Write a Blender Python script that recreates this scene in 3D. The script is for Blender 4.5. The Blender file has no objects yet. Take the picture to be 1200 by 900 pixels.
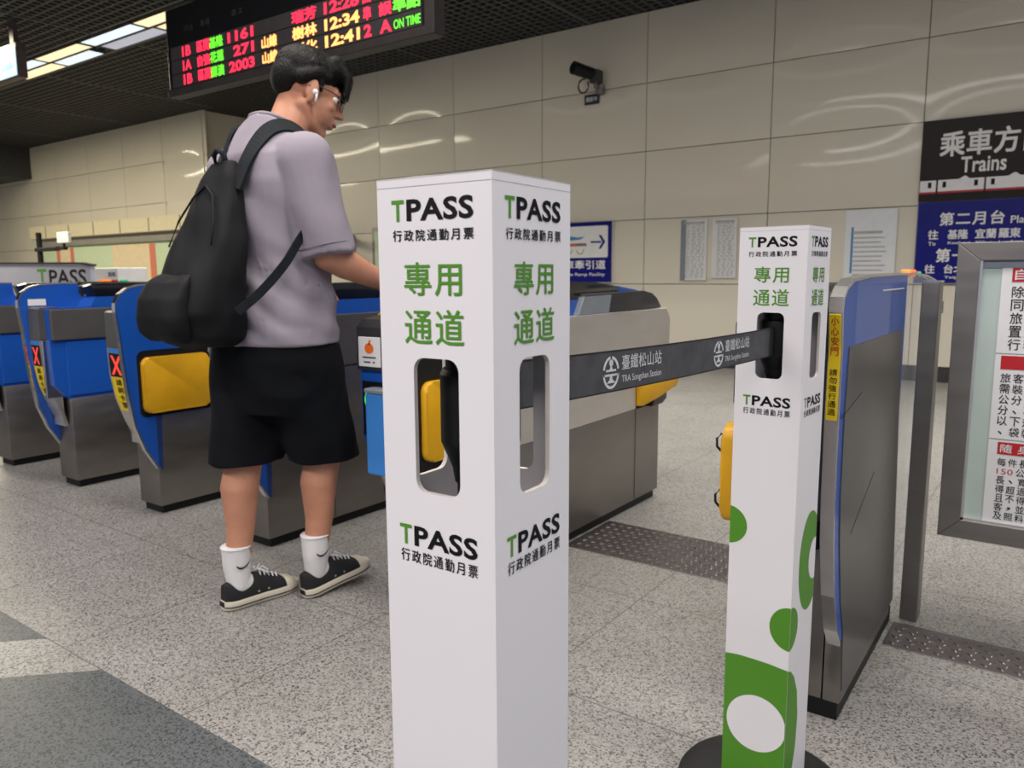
import bpy, bmesh, math, random
import numpy as np
from mathutils import Vector, Matrix
random.seed(4)
sc = bpy.context.scene
C = sc.collection
# ------------------------------------------------------------------ camera, world, lights, exposure
F_PX, PITCH, ROLL, YAW = 905.69, 0.1411, -0.006, 0.6244
cy, sy, cp, sp, cr, sr = (math.cos(YAW), math.sin(YAW), math.cos(PITCH), math.sin(PITCH), math.cos(ROLL), math.sin(ROLL))
fwd = Vector((-sy, cy, 0)); rt = Vector((cy, sy, 0)); zup = Vector((0, 0, 1))
cF = cp*fwd - sp*zup; cU = sp*fwd + cp*zup
R2 = cr*rt + sr*cU; U2 = -sr*rt + cr*cU
cam_d = bpy.data.cameras.new('camera'); cam = bpy.data.objects.new('camera', cam_d); C.objects.link(cam)
m = Matrix((R2, U2, -cF)).transposed().to_4x4(); m.translation = Vector((0, 0, 1.0)); cam.matrix_world = m
cam_d.sensor_width = 36; cam_d.lens = F_PX/1200*36; cam_d.clip_start = .02
cam_d.dof.use_dof = True; cam_d.dof.focus_distance = .95; cam_d.dof.aperture_fstop = 12
sc.camera = cam
sc.view_settings.view_transform = 'Standard'; sc.view_settings.look = 'None'
sc.view_settings.exposure = 0.0; sc.view_settings.gamma = 1; sc.view_settings.use_curve_mapping = False
w = bpy.data.worlds.new('world'); sc.world = w; w.use_nodes = True
w.node_tree.nodes['Background'].inputs[0].default_value = (.80, .84, 1.0, 1)
w.node_tree.nodes['Background'].inputs[1].default_value = .38
def area(name, loc, sx, sy_, power, col, rot=(0, 0, 0)):
    l = bpy.data.lights.new(name, 'AREA'); l.shape = 'RECTANGLE'; l.size = sx; l.size_y = sy_; l.energy = power; l.color = col
    o = bpy.data.objects.new(name, l); C.objects.link(o); o.location = loc; o.rotation_euler = rot
    return o
def downlight(o, deg): o.data.spread = math.radians(deg); return o
area('lamp_row_front', (-.8, 1.35, 3.68), 6.0, .45, 180, (1, .93, .87))
area('lamp_row_rear', (-1.6, -2.2, 3.68), 8, .45, 320, (1, .93, .90))
downlight(area('lamp_row_wall', (-3.0, 5.04, 3.70), 14, .40, 260, (1, .95, .86)), 108)
area('fill_far_left', (-14.5, 3.9, 3.68), 9, .5, 560, (1, .90, .68))  # unseen fill light, added to brighten the far left wall
area('lamp_row_side', (2.6, .6, 3.0), .5, 5.0, 16, (.60, .78, 1.0), (0, math.radians(38), 0))
LAMP_FAR = 2.0      # emission of the fluorescent panels near the wall

# ------------------------------------------------------------------ materials
MATS = {}
def mat(name, col, rough=.5, metal=0., emit=None, es=1., var=.06, vscale=14., bump=0., bscale=200., spec=.5, alpha=1., trans=0., brushed=False, coat=0.):
    if name in MATS: return MATS[name]
    mt = bpy.data.materials.new(name); mt.use_nodes = True
    nt = mt.node_tree; b = nt.nodes['Principled BSDF']
    b.inputs['Base Color'].default_value = (*col, 1); b.inputs['Roughness'].default_value = rough; b.inputs['Metallic'].default_value = metal
    b.inputs['Specular IOR Level'].default_value = spec; b.inputs['Coat Weight'].default_value = coat
    if trans: b.inputs['Transmission Weight'].default_value = trans
    if alpha < 1: b.inputs['Alpha'].default_value = alpha
    tc = nt.nodes.new('ShaderNodeTexCoord')
    if var:
        n = nt.nodes.new('ShaderNodeTexNoise'); n.inputs['Scale'].default_value = vscale; n.inputs['Detail'].default_value = 6
        mp = nt.nodes.new('ShaderNodeMapping'); nt.links.new(tc.outputs['Object'], mp.inputs[0]); nt.links.new(mp.outputs[0], n.inputs['Vector'])
        if brushed: mp.inputs['Scale'].default_value = (1, 1, 4)
        r = nt.nodes.new('ShaderNodeValToRGB')
        r.color_ramp.elements[0].position = .3; r.color_ramp.elements[1].position = .7
        r.color_ramp.elements[0].color = (*[max(0, c*(1-var*2)) for c in col], 1)
        r.color_ramp.elements[1].color = (*[min(1, c*(1+var)) for c in col], 1)
        nt.links.new(n.outputs['Fac'], r.inputs[0]); nt.links.new(r.outputs[0], b.inputs['Base Color'])
        if brushed:
            mr = nt.nodes.new('ShaderNodeMapRange'); mr.inputs['To Min'].default_value = rough*.8; mr.inputs['To Max'].default_value = rough*1.3
            nt.links.new(n.outputs['Fac'], mr.inputs['Value']); nt.links.new(mr.outputs[0], b.inputs['Roughness'])
    if bump:
        n2 = nt.nodes.new('ShaderNodeTexNoise'); n2.inputs['Scale'].default_value = bscale; n2.inputs['Detail'].default_value = 3
        nt.links.new(tc.outputs['Object'], n2.inputs['Vector'])
        bp = nt.nodes.new('ShaderNodeBump'); bp.inputs['Strength'].default_value = bump; bp.inputs['Distance'].default_value = .01
        nt.links.new(n2.outputs['Fac'], bp.inputs['Height']); nt.links.new(bp.outputs[0], b.inputs['Normal'])
    if emit:
        b.inputs['Emission Color'].default_value = (*emit, 1); b.inputs['Emission Strength'].default_value = es
    MATS[name] = mt
    return mt
def s2l(*c): return tuple(((v/255)/12.92 if v/255 <= .04045 else ((v/255+.055)/1.055)**2.4) for v in c)

M = dict(
  card=mat('card', (.88, .855, .87), .42, var=.012, vscale=3),
  card_edge=mat('card_edge', (.78, .72, .66), .8, var=.05, vscale=60),
  green=mat('green', s2l(84, 148, 36), .45, var=.02, vscale=4),
  ink=mat('ink', (.007, .006, .008), .6, spec=.2, var=.05),
  blk=mat('blk', (.007, .007, .008), .5, spec=.3, var=.1),
  blkgloss=mat('blkgloss', (.010, .010, .012), .15, var=.1),
  base_blk=mat('base_blk', (.012, .012, .013), .55, var=.2, vscale=80, bump=.1),
  belt=mat('belt', (.075, .075, .082), .75, var=.14, vscale=40, bump=.15, bscale=500),
  beltedge=mat('beltedge', (.016, .016, .017), .8, var=.1),
  print_w=mat('print_w', (.72, .72, .73), .6, var=.08, vscale=200),
  steel=mat('steel', (.72, .68, .635), .46, 1., var=.03, vscale=5, brushed=True),
  steel_d=mat('steel_d', (.30, .28, .26), .38, 1., var=.05, vscale=5, brushed=True),
  chrome=mat('chrome', (.86, .85, .84), .22, 1., var=.04),
  blue=mat('blue', s2l(24, 84, 176), .35, var=.03, vscale=5, coat=.3),
  blue_l=mat('blue_l', s2l(55, 132, 210), .4, var=.03),
  grey_panel=mat('grey_panel', (.085, .08, .077), .28, var=.08, vscale=6),
  grey_d=mat('grey_d', (.03, .03, .033), .35, var=.1),
  grey_l=mat('grey_l', (.22, .25, .28), .35, var=.05),
  yellow=mat('yellow', s2l(222, 166, 18), .45, var=.05, vscale=9, bump=.05, bscale=60),
  stick_y=mat('stick_y', s2l(238, 205, 24), .45, var=.03),
  redx=mat('redx', (.9, .05, .03), .4, emit=(1, .08, .05), es=.55, var=0),
  greenring=mat('greenring', (.1, .8, .1), .4, emit=(.12, 1, .05), es=1.0, var=0),
  lamp_o=mat('lamp_o', (.9, .25, .05), .35, emit=(1, .22, .04), es=.5, var=0),
  lamp_r=mat('lamp_r', (.6, .03, .05), .35, var=.02),
  lamp_g=mat('lamp_g', (.05, .5, .25), .35, emit=(.05, .7, .35), es=.25, var=0),
  paper=mat('paper', (.70, .70, .70), .7, var=.02),
  paper_b=mat('paper_b', (.74, .76, .78), .7, var=.02),
  paper_txt=mat('paper_txt', (.42, .42, .43), .7, var=.1),
  redink=mat('redink', s2l(178, 22, 32), .5, var=.02),
  white=mat('white', (.80, .80, .80), .4, var=.02),
  orange=mat('orange', s2l(240, 110, 30), .5, var=.02),
  glassboard=mat('glassboard', s2l(178, 192, 186), .25, var=.02),
  sign_dark=mat('sign_dark', (.017, .012, .013), .35, var=.05, spec=.15),
  sign_blue=mat('sign_blue', s2l(14, 20, 120), .35, var=.04, spec=.2),
  sign_txt=mat('sign_txt', (.82, .82, .80), .5, var=.02),
  disp=mat('disp', (.004, .004, .005), .4, spec=.25, var=.1),
  disp_fr=mat('disp_fr', (.03, .024, .024), .5, spec=.3, var=.1),
  led_row=mat('led_row', (.035, .032, .032), .5, spec=.3, var=.06),
  led_r=mat('led_r', (.5, .01, .02), .5, emit=(1, .025, .075), es=1.7, var=0),
  led_o=mat('led_o', (.6, .2, .05), .5, emit=(1, .42, .12), es=2.0, var=0),
  led_g=mat('led_g', (.1, .5, .05), .5, emit=(.13, .85, .02), es=1.2, var=0),
  lampwarm=mat('lampwarm', (.8, .7, .5), .5, emit=(1, .78, .47), es=1.05, var=0),
  lampcool=mat('lampcool', (.7, .8, .9), .5, emit=(.70, .85, .95), es=1.0, var=0),
  lampdim=mat('lampdim', (.6, .62, .72), .5, emit=(.50, .53, .66), es=.55, var=0),
  lampfarw=mat('lampfarw', (.8, .7, .5), .5, emit=(1, .86, .66), es=LAMP_FAR, var=0),
  lampfarc=mat('lampfarc', (.7, .8, .9), .5, emit=(.84, .93, 1.0), es=LAMP_FAR, var=0),
  ceil=mat('ceil', (.045, .045, .045), .6, var=.1),
  ceil_back=mat('ceil_back', (.008, .008, .008), .9, var=.1),
  tbar=mat('tbar', (.10, .098, .09), .5, var=.1),
  wallseam=mat('wallseam', (.10, .095, .085), .8, var=.1),
  kick=mat('kick', (.03, .03, .032), .4, var=.1),
  skin=mat('skin', s2l(196, 138, 110), .5, var=.05, vscale=20, bump=.03, bscale=300),
  hair=mat('hair', (.0035, .003, .003), .6, spec=.25, var=.3, vscale=60, bump=.4, bscale=160),
  shirt=mat('shirt', s2l(150, 142, 153), .85, var=.04, vscale=8, bump=.12, bscale=700),
  shorts=mat('shorts', (.0045, .0055, .008), .9, spec=.2, var=.15, vscale=10, bump=.15, bscale=600),
  bag=mat('bag', (.006, .0065, .008), .7, spec=.25, var=.2, vscale=9, bump=.2, bscale=400),
  strap=mat('strap', (.011, .015, .018), .8, spec=.25, var=.15, vscale=40, bump=.2, bscale=500),
  sock=mat('sock', (.78, .77, .77), .85, var=.03, bump=.3, bscale=500),
  canvas=mat('canvas', (.012, .012, .013), .85, var=.1, bump=.2, bscale=800),
  rubber=mat('rubber', s2l(214, 206, 188), .5, var=.04),
  lens=mat('lens', (.9, .95, .95), .05, var=0, alpha=.18),
  eye_w=mat('eye_w', (.75, .73, .70), .2, var=0),
  lips=mat('lips', s2l(170, 96, 84), .45, var=.03),
  plate=mat('plate', (.17, .155, .155), .38, .85, var=.1, vscale=20),
  poster_g=mat('poster_g', s2l(196, 212, 178), .6, var=.03),
  poster_p=mat('poster_p', s2l(222, 204, 168), .6, var=.04),
  poster_r=mat('poster_r', s2l(205, 120, 95), .6, var=.03),
  beige=mat('beige', s2l(218, 208, 176), .5, var=.03),
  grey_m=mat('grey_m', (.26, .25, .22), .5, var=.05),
  banner=mat('banner', s2l(176, 178, 200), .5, var=.02),
  hangscr=mat('hangscr', (.1, .2, .22), .4, emit=(.50, .86, .95), es=.75, var=0),
  hangtxt=mat('hangtxt', (.1, .5, .55), .4, emit=(.15, .62, .68), es=.7, var=0),
  brown=mat('brown', (.10, .065, .06), .5, var=.1),
)
# wall panel: glossy cream enamel
mw = bpy.data.materials.new('wall_panel'); mw.use_nodes = True; MATS['wall'] = mw
b = mw.node_tree.nodes['Principled BSDF']; b.inputs['Base Color'].default_value = (*s2l(216, 209, 192), 1); b.inputs['Roughness'].default_value = .45
b.inputs['Coat Weight'].default_value = .3; b.inputs['Coat Roughness'].default_value = .07
def floor_mat(name, dark, light, seams=True):
    mt = bpy.data.materials.new(name); mt.use_nodes = True; nt = mt.node_tree; b = nt.nodes['Principled BSDF']; L = nt.links.new
    tc = nt.nodes.new('ShaderNodeTexCoord')
    v = nt.nodes.new('ShaderNodeTexVoronoi'); v.inputs['Scale'].default_value = 250; L(tc.outputs['Object'], v.inputs['Vector'])
    sx = nt.nodes.new('ShaderNodeSeparateColor'); L(v.outputs['Color'], sx.inputs[0])
    r = nt.nodes.new('ShaderNodeValToRGB'); r.color_ramp.interpolation = 'LINEAR'
    mid = tuple(.35*d+.65*l for d, l in zip(dark, light))
    e = r.color_ramp.elements; e[0].position = .05; e[0].color = (*dark, 1); e[1].position = .95; e[1].color = (*light, 1)
    x = e.new(.34); x.color = (*mid, 1); x = e.new(.7); x.color = (*tuple(.15*d+.85*l for d, l in zip(dark, light)), 1)
    L(sx.outputs['Red'], r.inputs[0])
    n = nt.nodes.new('ShaderNodeTexNoise'); n.inputs['Scale'].default_value = 2.2; n.inputs['Detail'].default_value = 5; L(tc.outputs['Object'], n.inputs['Vector'])
    mx = nt.nodes.new('ShaderNodeMix'); mx.data_type = 'RGBA'; mx.blend_type = 'MULTIPLY'
    r2 = nt.nodes.new('ShaderNodeValToRGB'); r2.color_ramp.elements[0].position = .3; r2.color_ramp.elements[1].position = .65
    r2.color_ramp.elements[0].color = (.80, .77, .74, 1); r2.color_ramp.elements[1].color = (1, 1, 1, 1); L(n.outputs['Fac'], r2.inputs[0])
    mx.inputs[0].default_value = .8; L(r.outputs[0], mx.inputs[6]); L(r2.outputs[0], mx.inputs[7])
    out = mx.outputs[2]
    if seams:
        sep = nt.nodes.new('ShaderNodeSeparateXYZ'); L(tc.outputs['Object'], sep.inputs[0])
        masks = []
        for ax, off, step in (('X', -1.585, .572), ('Y', .893, .592)):
            a = nt.nodes.new('ShaderNodeMath'); a.operation = 'SUBTRACT'; L(sep.outputs[ax], a.inputs[0]); a.inputs[1].default_value = off
            p = nt.nodes.new('ShaderNodeMath'); p.operation = 'PINGPONG'; L(a.outputs[0], p.inputs[0]); p.inputs[1].default_value = step/2
            lt = nt.nodes.new('ShaderNodeMath'); lt.operation = 'LESS_THAN'; L(p.outputs[0], lt.inputs[0]); lt.inputs[1].default_value = .0016
            masks.append(lt)
        mxm = nt.nodes.new('ShaderNodeMath'); mxm.operation = 'MAXIMUM'; L(masks[0].outputs[0], mxm.inputs[0]); L(masks[1].outputs[0], mxm.inputs[1])
        m2 = nt.nodes.new('ShaderNodeMix'); m2.data_type = 'RGBA'; L(mxm.outputs[0], m2.inputs[0]); L(out, m2.inputs[6]); m2.inputs[7].default_value = (.09, .085, .08, 1)
        out = m2.outputs[2]
    L(out, b.inputs['Base Color']); b.inputs['Roughness'].default_value = .45; b.inputs['Specular IOR Level'].default_value = .45
    return mt
M['floor'] = floor_mat('floor_granite', (.066, .065, .062), (.365, .36, .342))
M['floor_dark'] = floor_mat('floor_dark', (.025, .029, .032), (.115, .13, .138), False)

# ------------------------------------------------------------------ object helpers
def wloc(o):
    v = Vector((0, 0, 0))
    while o: v += o.location; o = o.parent
    return v
def thing(name, label, cat, loc=(0, 0, 0), group=None):
    o = bpy.data.objects.new(name, None); C.objects.link(o); o.location = loc; o.empty_display_size = .1
    o['label'] = label; o['category'] = cat
    if group: o['group'] = group
    return o
def tag(o, label, cat, group=None):
    o['label'] = label; o['category'] = cat
    if group: o['group'] = group
    return o
def link(name, bm, m, parent=None, smooth=None):
    me = bpy.data.meshes.new(name)
    bmesh.ops.recalc_face_normals(bm, faces=bm.faces)
    bm.to_mesh(me); bm.free()
    o = bpy.data.objects.new(name, me); C.objects.link(o)
    for k in (m if isinstance(m, (list, tuple)) else [m]): me.materials.append(k)
    if parent is not None:
        o.parent = parent; me.transform(Matrix.Translation(-wloc(parent)))
    if smooth:
        for p in me.polygons: p.use_smooth = True
        if smooth is not True:
            me.set_sharp_from_angle(angle=math.radians(smooth))
    return o
def toplevel_origin(o):
    """move a single-mesh thing's origin to the centre of its base"""
    me = o.data; vs = np.array([v.co[:] for v in me.vertices]); lo, hi = vs.min(0), vs.max(0)
    p = Vector(((lo[0]+hi[0])/2, (lo[1]+hi[1])/2, lo[2])); me.transform(Matrix.Translation(-p)); o.location = p
    return o
def struct(name, bm, m, smooth=None):
    o = link(name, bm, m, None, smooth); o['kind'] = 'structure'; return o
class MB:
    def __init__(s): s.bm = bmesh.new()
    def box(s, x0, x1, y0, y1, z0, z1, bev=0., seg=2, rz=0., mi=0):
        r = bmesh.ops.create_cube(s.bm, size=1)
        mt = Matrix.Translation(((x0+x1)/2, (y0+y1)/2, (z0+z1)/2)) @ Matrix.Rotation(rz, 4, 'Z') @ Matrix.Diagonal((abs(x1-x0), abs(y1-y0), abs(z1-z0), 1))
        bmesh.ops.transform(s.bm, matrix=mt, verts=r['verts'])
        fs = set(f for v in r['verts'] for f in v.link_faces)
        for f in fs: f.material_index = mi
        if bev:
            bmesh.ops.bevel(s.bm, geom=list(set(e for v in r['verts'] for e in v.link_edges)), offset=bev, segments=seg, affect='EDGES', profile=.5)
        return s
    def prism(s, pts, axis, a0, a1, bev=0.):
        """polygon pts in the two remaining axes, extruded along axis from a0 to a1"""
        def P(p, a): return {'X': (a, p[0], p[1]), 'Y': (p[0], a, p[1]), 'Z': (p[0], p[1], a)}[axis]
        lo = [s.bm.verts.new(P(p, a0)) for p in pts]; hi = [s.bm.verts.new(P(p, a1)) for p in pts]
        n = len(pts); fs = [s.bm.faces.new(lo), s.bm.faces.new(hi[::-1])]
        for i in range(n): fs.append(s.bm.faces.new((lo[i], hi[i], hi[(i+1) % n], lo[(i+1) % n])))
        if bev:
            bmesh.ops.bevel(s.bm, geom=list(set(fs[0].edges) | set(fs[1].edges)), offset=bev, segments=2, affect='EDGES', profile=.5)
        return s
    def band(s, pts, axis, a0, a1, th):
        """strip of thickness th that follows an open outline"""
        out = []
        for i in range(len(pts)):
            p0 = Vector(pts[max(0, i-1)]); p1 = Vector(pts[min(len(pts)-1, i+1)]); d = (p1-p0).normalized(); nrm = Vector((-d.y, d.x))
            out.append(tuple(Vector(pts[i])+nrm*th))
        for i in range(len(pts)-1):
            q = [pts[i], pts[i+1], out[i+1], out[i]]
            s.prism(q, axis, a0, a1)
        bmesh.ops.remove_doubles(s.bm, verts=s.bm.verts, dist=1e-6)
        return s
    def cyl(s, p0, p1, r0, r1=None, seg=24, caps=True):
        r1 = r0 if r1 is None else r1
        p0, p1 = Vector(p0), Vector(p1); d = p1-p0
        r = bmesh.ops.create_cone(s.bm, cap_ends=caps, segments=seg, radius1=r0, radius2=r1, depth=d.length)
        q = d.to_track_quat('Z', 'Y').to_matrix().to_4x4()
        bmesh.ops.transform(s.bm, matrix=Matrix.Translation((p0+p1)/2) @ q, verts=r['verts'])
        return s
    def tube(s, pts, r, seg=10):
        pts = [Vector(p) for p in pts]; rings = []
        for i, p in enumerate(pts):
            d = (pts[min(i+1, len(pts)-1)]-pts[max(i-1, 0)]).normalized()
            ref = Vector((0, 0, 1)) if abs(d.z) < .9 else Vector((1, 0, 0))
            u = d.cross(ref).normalized(); v = d.cross(u)
            rr = r[i] if isinstance(r, (list, tuple)) else r
            rings.append([s.bm.verts.new(p+u*rr*math.cos(2*math.pi*k/seg)+v*rr*math.sin(2*math.pi*k/seg)) for k in range(seg)])
        for a, b_ in zip(rings, rings[1:]):
            for k in range(seg): s.bm.faces.new((a[k], a[(k+1) % seg], b_[(k+1) % seg], b_[k]))
        s.bm.faces.new(rings[0][::-1]); s.bm.faces.new(rings[-1])
        return s
    def sphere(s, c, r, rot=None, seg=20):
        q = bmesh.ops.create_uvsphere(s.bm, u_segments=seg, v_segments=max(8, seg//2+2), radius=1)
        rr = r if isinstance(r, (tuple, list)) else (r, r, r)
        mt = Matrix.Translation(c) @ (rot or Matrix.Identity(4)) @ Matrix.Diagonal((*rr, 1))
        bmesh.ops.transform(s.bm, matrix=mt, verts=q['verts']); return s
    def loft(s, rings):
        """rings: lists of points of equal length, closed loops, capped"""
        vs = [[s.bm.verts.new(p) for p in rg] for rg in rings]; n = len(vs[0])
        for a, b_ in zip(vs, vs[1:]):
            for k in range(n): s.bm.faces.new((a[k], a[(k+1) % n], b_[(k+1) % n], b_[k]))
        s.bm.faces.new(vs[0][::-1]); s.bm.faces.new(vs[-1]); return s
    def plate(s, outer, holes, fn, th):
        """flat plate with holes; fn maps (u,v,depth) to a point"""
        bm2 = bmesh.new(); edges = []
        for lp in [outer]+holes:
            vs = [bm2.verts.new((p[0], p[1], 0)) for p in lp]
            for i in range(len(vs)): edges.append(bm2.edges.new((vs[i], vs[(i+1) % len(vs)])))
        bmesh.ops.triangle_fill(bm2, use_beauty=True, use_dissolve=False, edges=edges)
        mp = {}
        for v in bm2.verts: mp[v] = (s.bm.verts.new(fn(v.co.x, v.co.y, 0)), s.bm.verts.new(fn(v.co.x, v.co.y, th)))
        for f in bm2.faces:
            s.bm.faces.new([mp[v][0] for v in f.verts]); s.bm.faces.new([mp[v][1] for v in reversed(f.verts)])
        for e in bm2.edges:
            if len(e.link_faces) == 1:
                a, b_ = e.verts
                try: s.bm.faces.new((mp[a][0], mp[b_][0], mp[b_][1], mp[a][1])).material_index = 1 if holes else 0
                except ValueError: pass
        bm2.free(); return s
    def build(s, name, m, parent=None, smooth=None): return link(name, s.bm, m, parent, smooth)
def rrect(x0, x1, y0, y1, r, n=5):
    pts = []
    for cx, cy_, a in ((x1-r, y1-r, 0), (x0+r, y1-r, 90), (x0+r, y0+r, 180), (x1-r, y0+r, 270)):
        for k in range(n+1):
            t = math.radians(a+90*k/n); pts.append((cx+r*math.cos(t), cy_+r*math.sin(t)))
    return pts
# --- lettering: characters become thin meshes laid on a surface
TXT = {}
def text_mesh(s, bold=0., space=1.):
    key = (s, bold, space)
    if key not in TXT:
        cu = bpy.data.curves.new('t', 'FONT'); cu.body = s; cu.size = 1; cu.offset = bold; cu.space_character = space; cu.resolution_u = 3
        ob = bpy.data.objects.new('t', cu); C.objects.link(ob); dg = bpy.context.evaluated_depsgraph_get()
        me = bpy.data.meshes.new_from_object(ob.evaluated_get(dg))
        co = [v.co.copy() for v in me.vertices]; fc = [tuple(p.vertices) for p in me.polygons]
        xs = [c.x for c in co]; ys = [c.y for c in co]
        TXT[key] = (co, fc, min(xs), max(xs), min(ys), max(ys))
        bpy.data.objects.remove(ob); bpy.data.curves.remove(cu); bpy.data.meshes.remove(me)
    return TXT[key]
class Lettering:
    """fn(u,v,h) maps surface coordinates and height above the surface to a point; new() starts the next line of lettering"""
    def __init__(s, fn, h=.0005): s.fn = fn; s.h = h; s.bms = [bmesh.new()]
    @property
    def bm(s): return s.bms[-1]
    def new(s):
        if len(s.bm.verts): s.bms.append(bmesh.new())
        return s
    def put(s, string, u0, u1, v0, v1, bold=0., space=1., shear=0.):
        cjk = any(ord(c) > 0x2e00 for c in string)
        co, fc, x0, x1, y0, y1 = text_mesh(string, 0. if cjk else bold, space)
        kx, ky = (u1-u0)/(x1-x0), (v1-v0)/(y1-y0)
        q = bold*.9 if cjk else 0.
        for i, (du, dv) in enumerate(((0, 0),) if not q else ((-q, -q), (q, -q), (q, q), (-q, q))):
            vs = [s.bm.verts.new(s.fn(u0+(c.x-x0+du)*kx, v0+(c.y-y0+dv)*ky, s.h*(1+.16*i))) for c in co]
            for f in fc:
                try: s.bm.faces.new([vs[i] for i in f])
                except ValueError: pass
        return s
    def poly(s, pts, sub=1, h=None):
        vs = [s.bm.verts.new(s.fn(p[0], p[1], s.h if h is None else h)) for p in pts]; s.bm.faces.new(vs); return s
    def ring(s, cu, cv, ru, rv, tu, tv, a0, a1, n=24):
        prev = None
        for k in range(n+1):
            a = math.radians(a0+(a1-a0)*k/n)
            p = [s.bm.verts.new(s.fn(cu+(ru-q*tu)*math.cos(a), cv+(rv-q*tv)*math.sin(a), s.h)) for q in (0, 1)]
            if prev: s.bm.faces.new((prev[0], p[0], p[1], prev[1]))
            prev = p
        return s
    def build(s, name, m, parent, label=None):
        r = None
        for bm in s.bms:
            if not len(bm.verts): bm.free(); continue
            o = link(name, bm, m, parent); r = r or o
            if label: o['label'] = label
        return r

# ------------------------------------------------------------------ the setting
YW, ZC = 7.95, 3.766
mb = MB(); mb.box(-26, 6, -6, YW+2.2, -.08, 0); struct('floor', mb.bm, M['floor'])
mb = MB()
mb.prism([(-1.947, .893), (1.2, .893), (1.2, -2.5), (-5.34, -2.5)], 'Z', -.004, .0008); struct('trim_1', mb.bm, M['floor_dark'])
mb = MB()
mb.prism([(-2.251, .893), (-5.644, -2.5), (-9, -2.5), (-9, .893)], 'Z', -.004, .0008); struct('trim_2', mb.bm, M['floor_dark'])
# diamond plate strips let into the floor
def diamond_plate(name, x0, x1, y0, y1):
    mb = MB(); mb.box(x0, x1, y0, y1, -.003, .0025, .001, 1)
    st = .036; j = 0; y = y0+.022
    while y < y1-.012:
        x = x0+.02+(st/2 if j % 2 else 0)
        while x < x1-.015:
            a = math.radians(40 if (j % 2) else -40)
            L_, W_ = .011, .0038
            base = [(L_*math.cos(t)*math.cos(a)-W_*math.sin(t)*math.sin(a), L_*math.cos(t)*math.sin(a)+W_*math.sin(t)*math.cos(a)) for t in [2*math.pi*k/8 for k in range(8)]]
            lo = [mb.bm.verts.new((x+p[0], y+p[1], .0024)) for p in base]; hi = [mb.bm.verts.new((x+p[0]*.55, y+p[1]*.55, .0052)) for p in base]
            for k in range(8): mb.bm.faces.new((lo[k], lo[(k+1) % 8], hi[(k+1) % 8], hi[k]))
            mb.bm.faces.new(hi)
            x += st
        y += st*.62; j += 1
    struct(name, mb.bm, M['plate'])
diamond_plate('trim_3', -1.46, -.64, 2.35, 2.70)
diamond_plate('trim_4', -.345, .55, 2.185, 2.352)
# panelled wall
def panel_grid(bm, x0, x1, z0, z1, A, y, n=14, mz=10):
    g = .004
    x0 += g; x1 -= g; z0 += g; z1 -= g
    V = [[None]*(mz+1) for _ in range(n+1)]
    for i in range(n+1):
        for j in range(mz+1):
            u = 2*i/n-1; v = 2*j/mz-1
            V[i][j] = bm.verts.new((x0+(x1-x0)*i/n, y-.012-A*(1-u*u)*(1-v*v), z0+(z1-z0)*j/mz))
    for i in range(n):
        for j in range(mz): bm.faces.new((V[i][j], V[i+1][j], V[i+1][j+1], V[i][j+1]))
    rim = [V[i][0] for i in range(n+1)]+[V[n][j] for j in range(1, mz+1)]+[V[i][mz] for i in range(n-1, -1, -1)]+[V[0][j] for j in range(mz-1, 0, -1)]
    bk = [bm.verts.new((v.co.x, y, v.co.z)) for v in rim]
    for k in range(len(rim)): bm.faces.new((rim[k], bk[k], bk[(k+1) % len(rim)], rim[(k+1) % len(rim)]))
ROWS = [.14, .883, 1.591, 2.319, 3.035, ZC]
cols = [-1.185+1.357*k for k in range(-17, 4)]
bm = bmesh.new()
for a, b_ in zip(cols, cols[1:]):
    for z0, z1 in zip(ROWS, ROWS[1:]):
        if b_ <= -12.0 or a >= -9.5: panel_grid(bm, a, b_, z0, z1, .016, YW)
        elif a < -12.04 < b_: pass
PAN = struct('wall_back', bm, mw, 40)
# the two strips beside the recess, plain panels
mb = MB()
ca = max(c for c in cols if c <= -12.0)
mb2 = MB()
mb2.box(-26, -12.13, YW+.001, YW+.2, 0, ZC); mb2.box(-9.45, 3.0, YW+.001, YW+.2, 0, ZC)
struct('wall_core', mb2.bm, M['wallseam'])
mb.box(cols[[i for i, c in enumerate(cols) if c > -12.13][0]-1]+.004, -12.13, YW-.012, YW+.1, .14, ZC)
nxt = min(c for c in cols if c >= -9.6)
mb.box(-9.45, min(c for c in cols if c > -9.45), YW-.012, YW+.1, .14, ZC)
mb.box(-12.17, -12.13, YW-.029, YW+2, .14, ZC); mb.box(-9.45, -9.41, YW-.029, YW+2, .14, ZC); mb.box(-12.2, -9.4, YW+1.9, YW+2, .14, ZC)
struct('wall_recess', mb.bm, mw)
mb = MB(); mb.box(-26, -12.13, YW-.02, YW+.02, 0, .13); mb.box(-9.45, 3.0, YW-.02, YW+.02, 0, .13); struct('baseboard_back', mb.bm, M['kick'])
# open-cell ceiling of dark bars
bm = bmesh.new(); mbc = MB(); mbc.bm = bm
x = -19.0
while x < 3.0: mbc.box(x, x+.028, -1.5, YW+1.9, ZC, ZC+.05); x += .11
y = -1.5
while y < YW+1.9: mbc.box(-19, 3, y, y+.028, ZC+.001, ZC+.049); y += .11
struct('ceiling', bm, M['ceil'])
mb = MB(); mb.box(-26, 6, -6, YW+2.2, ZC+.16, ZC+.2); struct('ceiling_slab', mb.bm, M['ceil_back'])
mb = MB()
for k in range(-6, 3): mb.box(-4.6+2.4*k-.012, -4.6+2.4*k+.012, -1.5, YW, ZC-.006, ZC+.02)
mb.box(-19, 3, 4.76, 4.79, ZC-.006, ZC+.02); mb.box(-19, 3, 5.27, 5.30, ZC-.006, ZC+.02); struct('trim_5', mb.bm, M['tbar'])
mb = MB(); mb.box(-27, -18.55, 4.6, YW+.1, 3.11, ZC+.05); struct('trim_6', mb.bm, M['ceil'])
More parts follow.
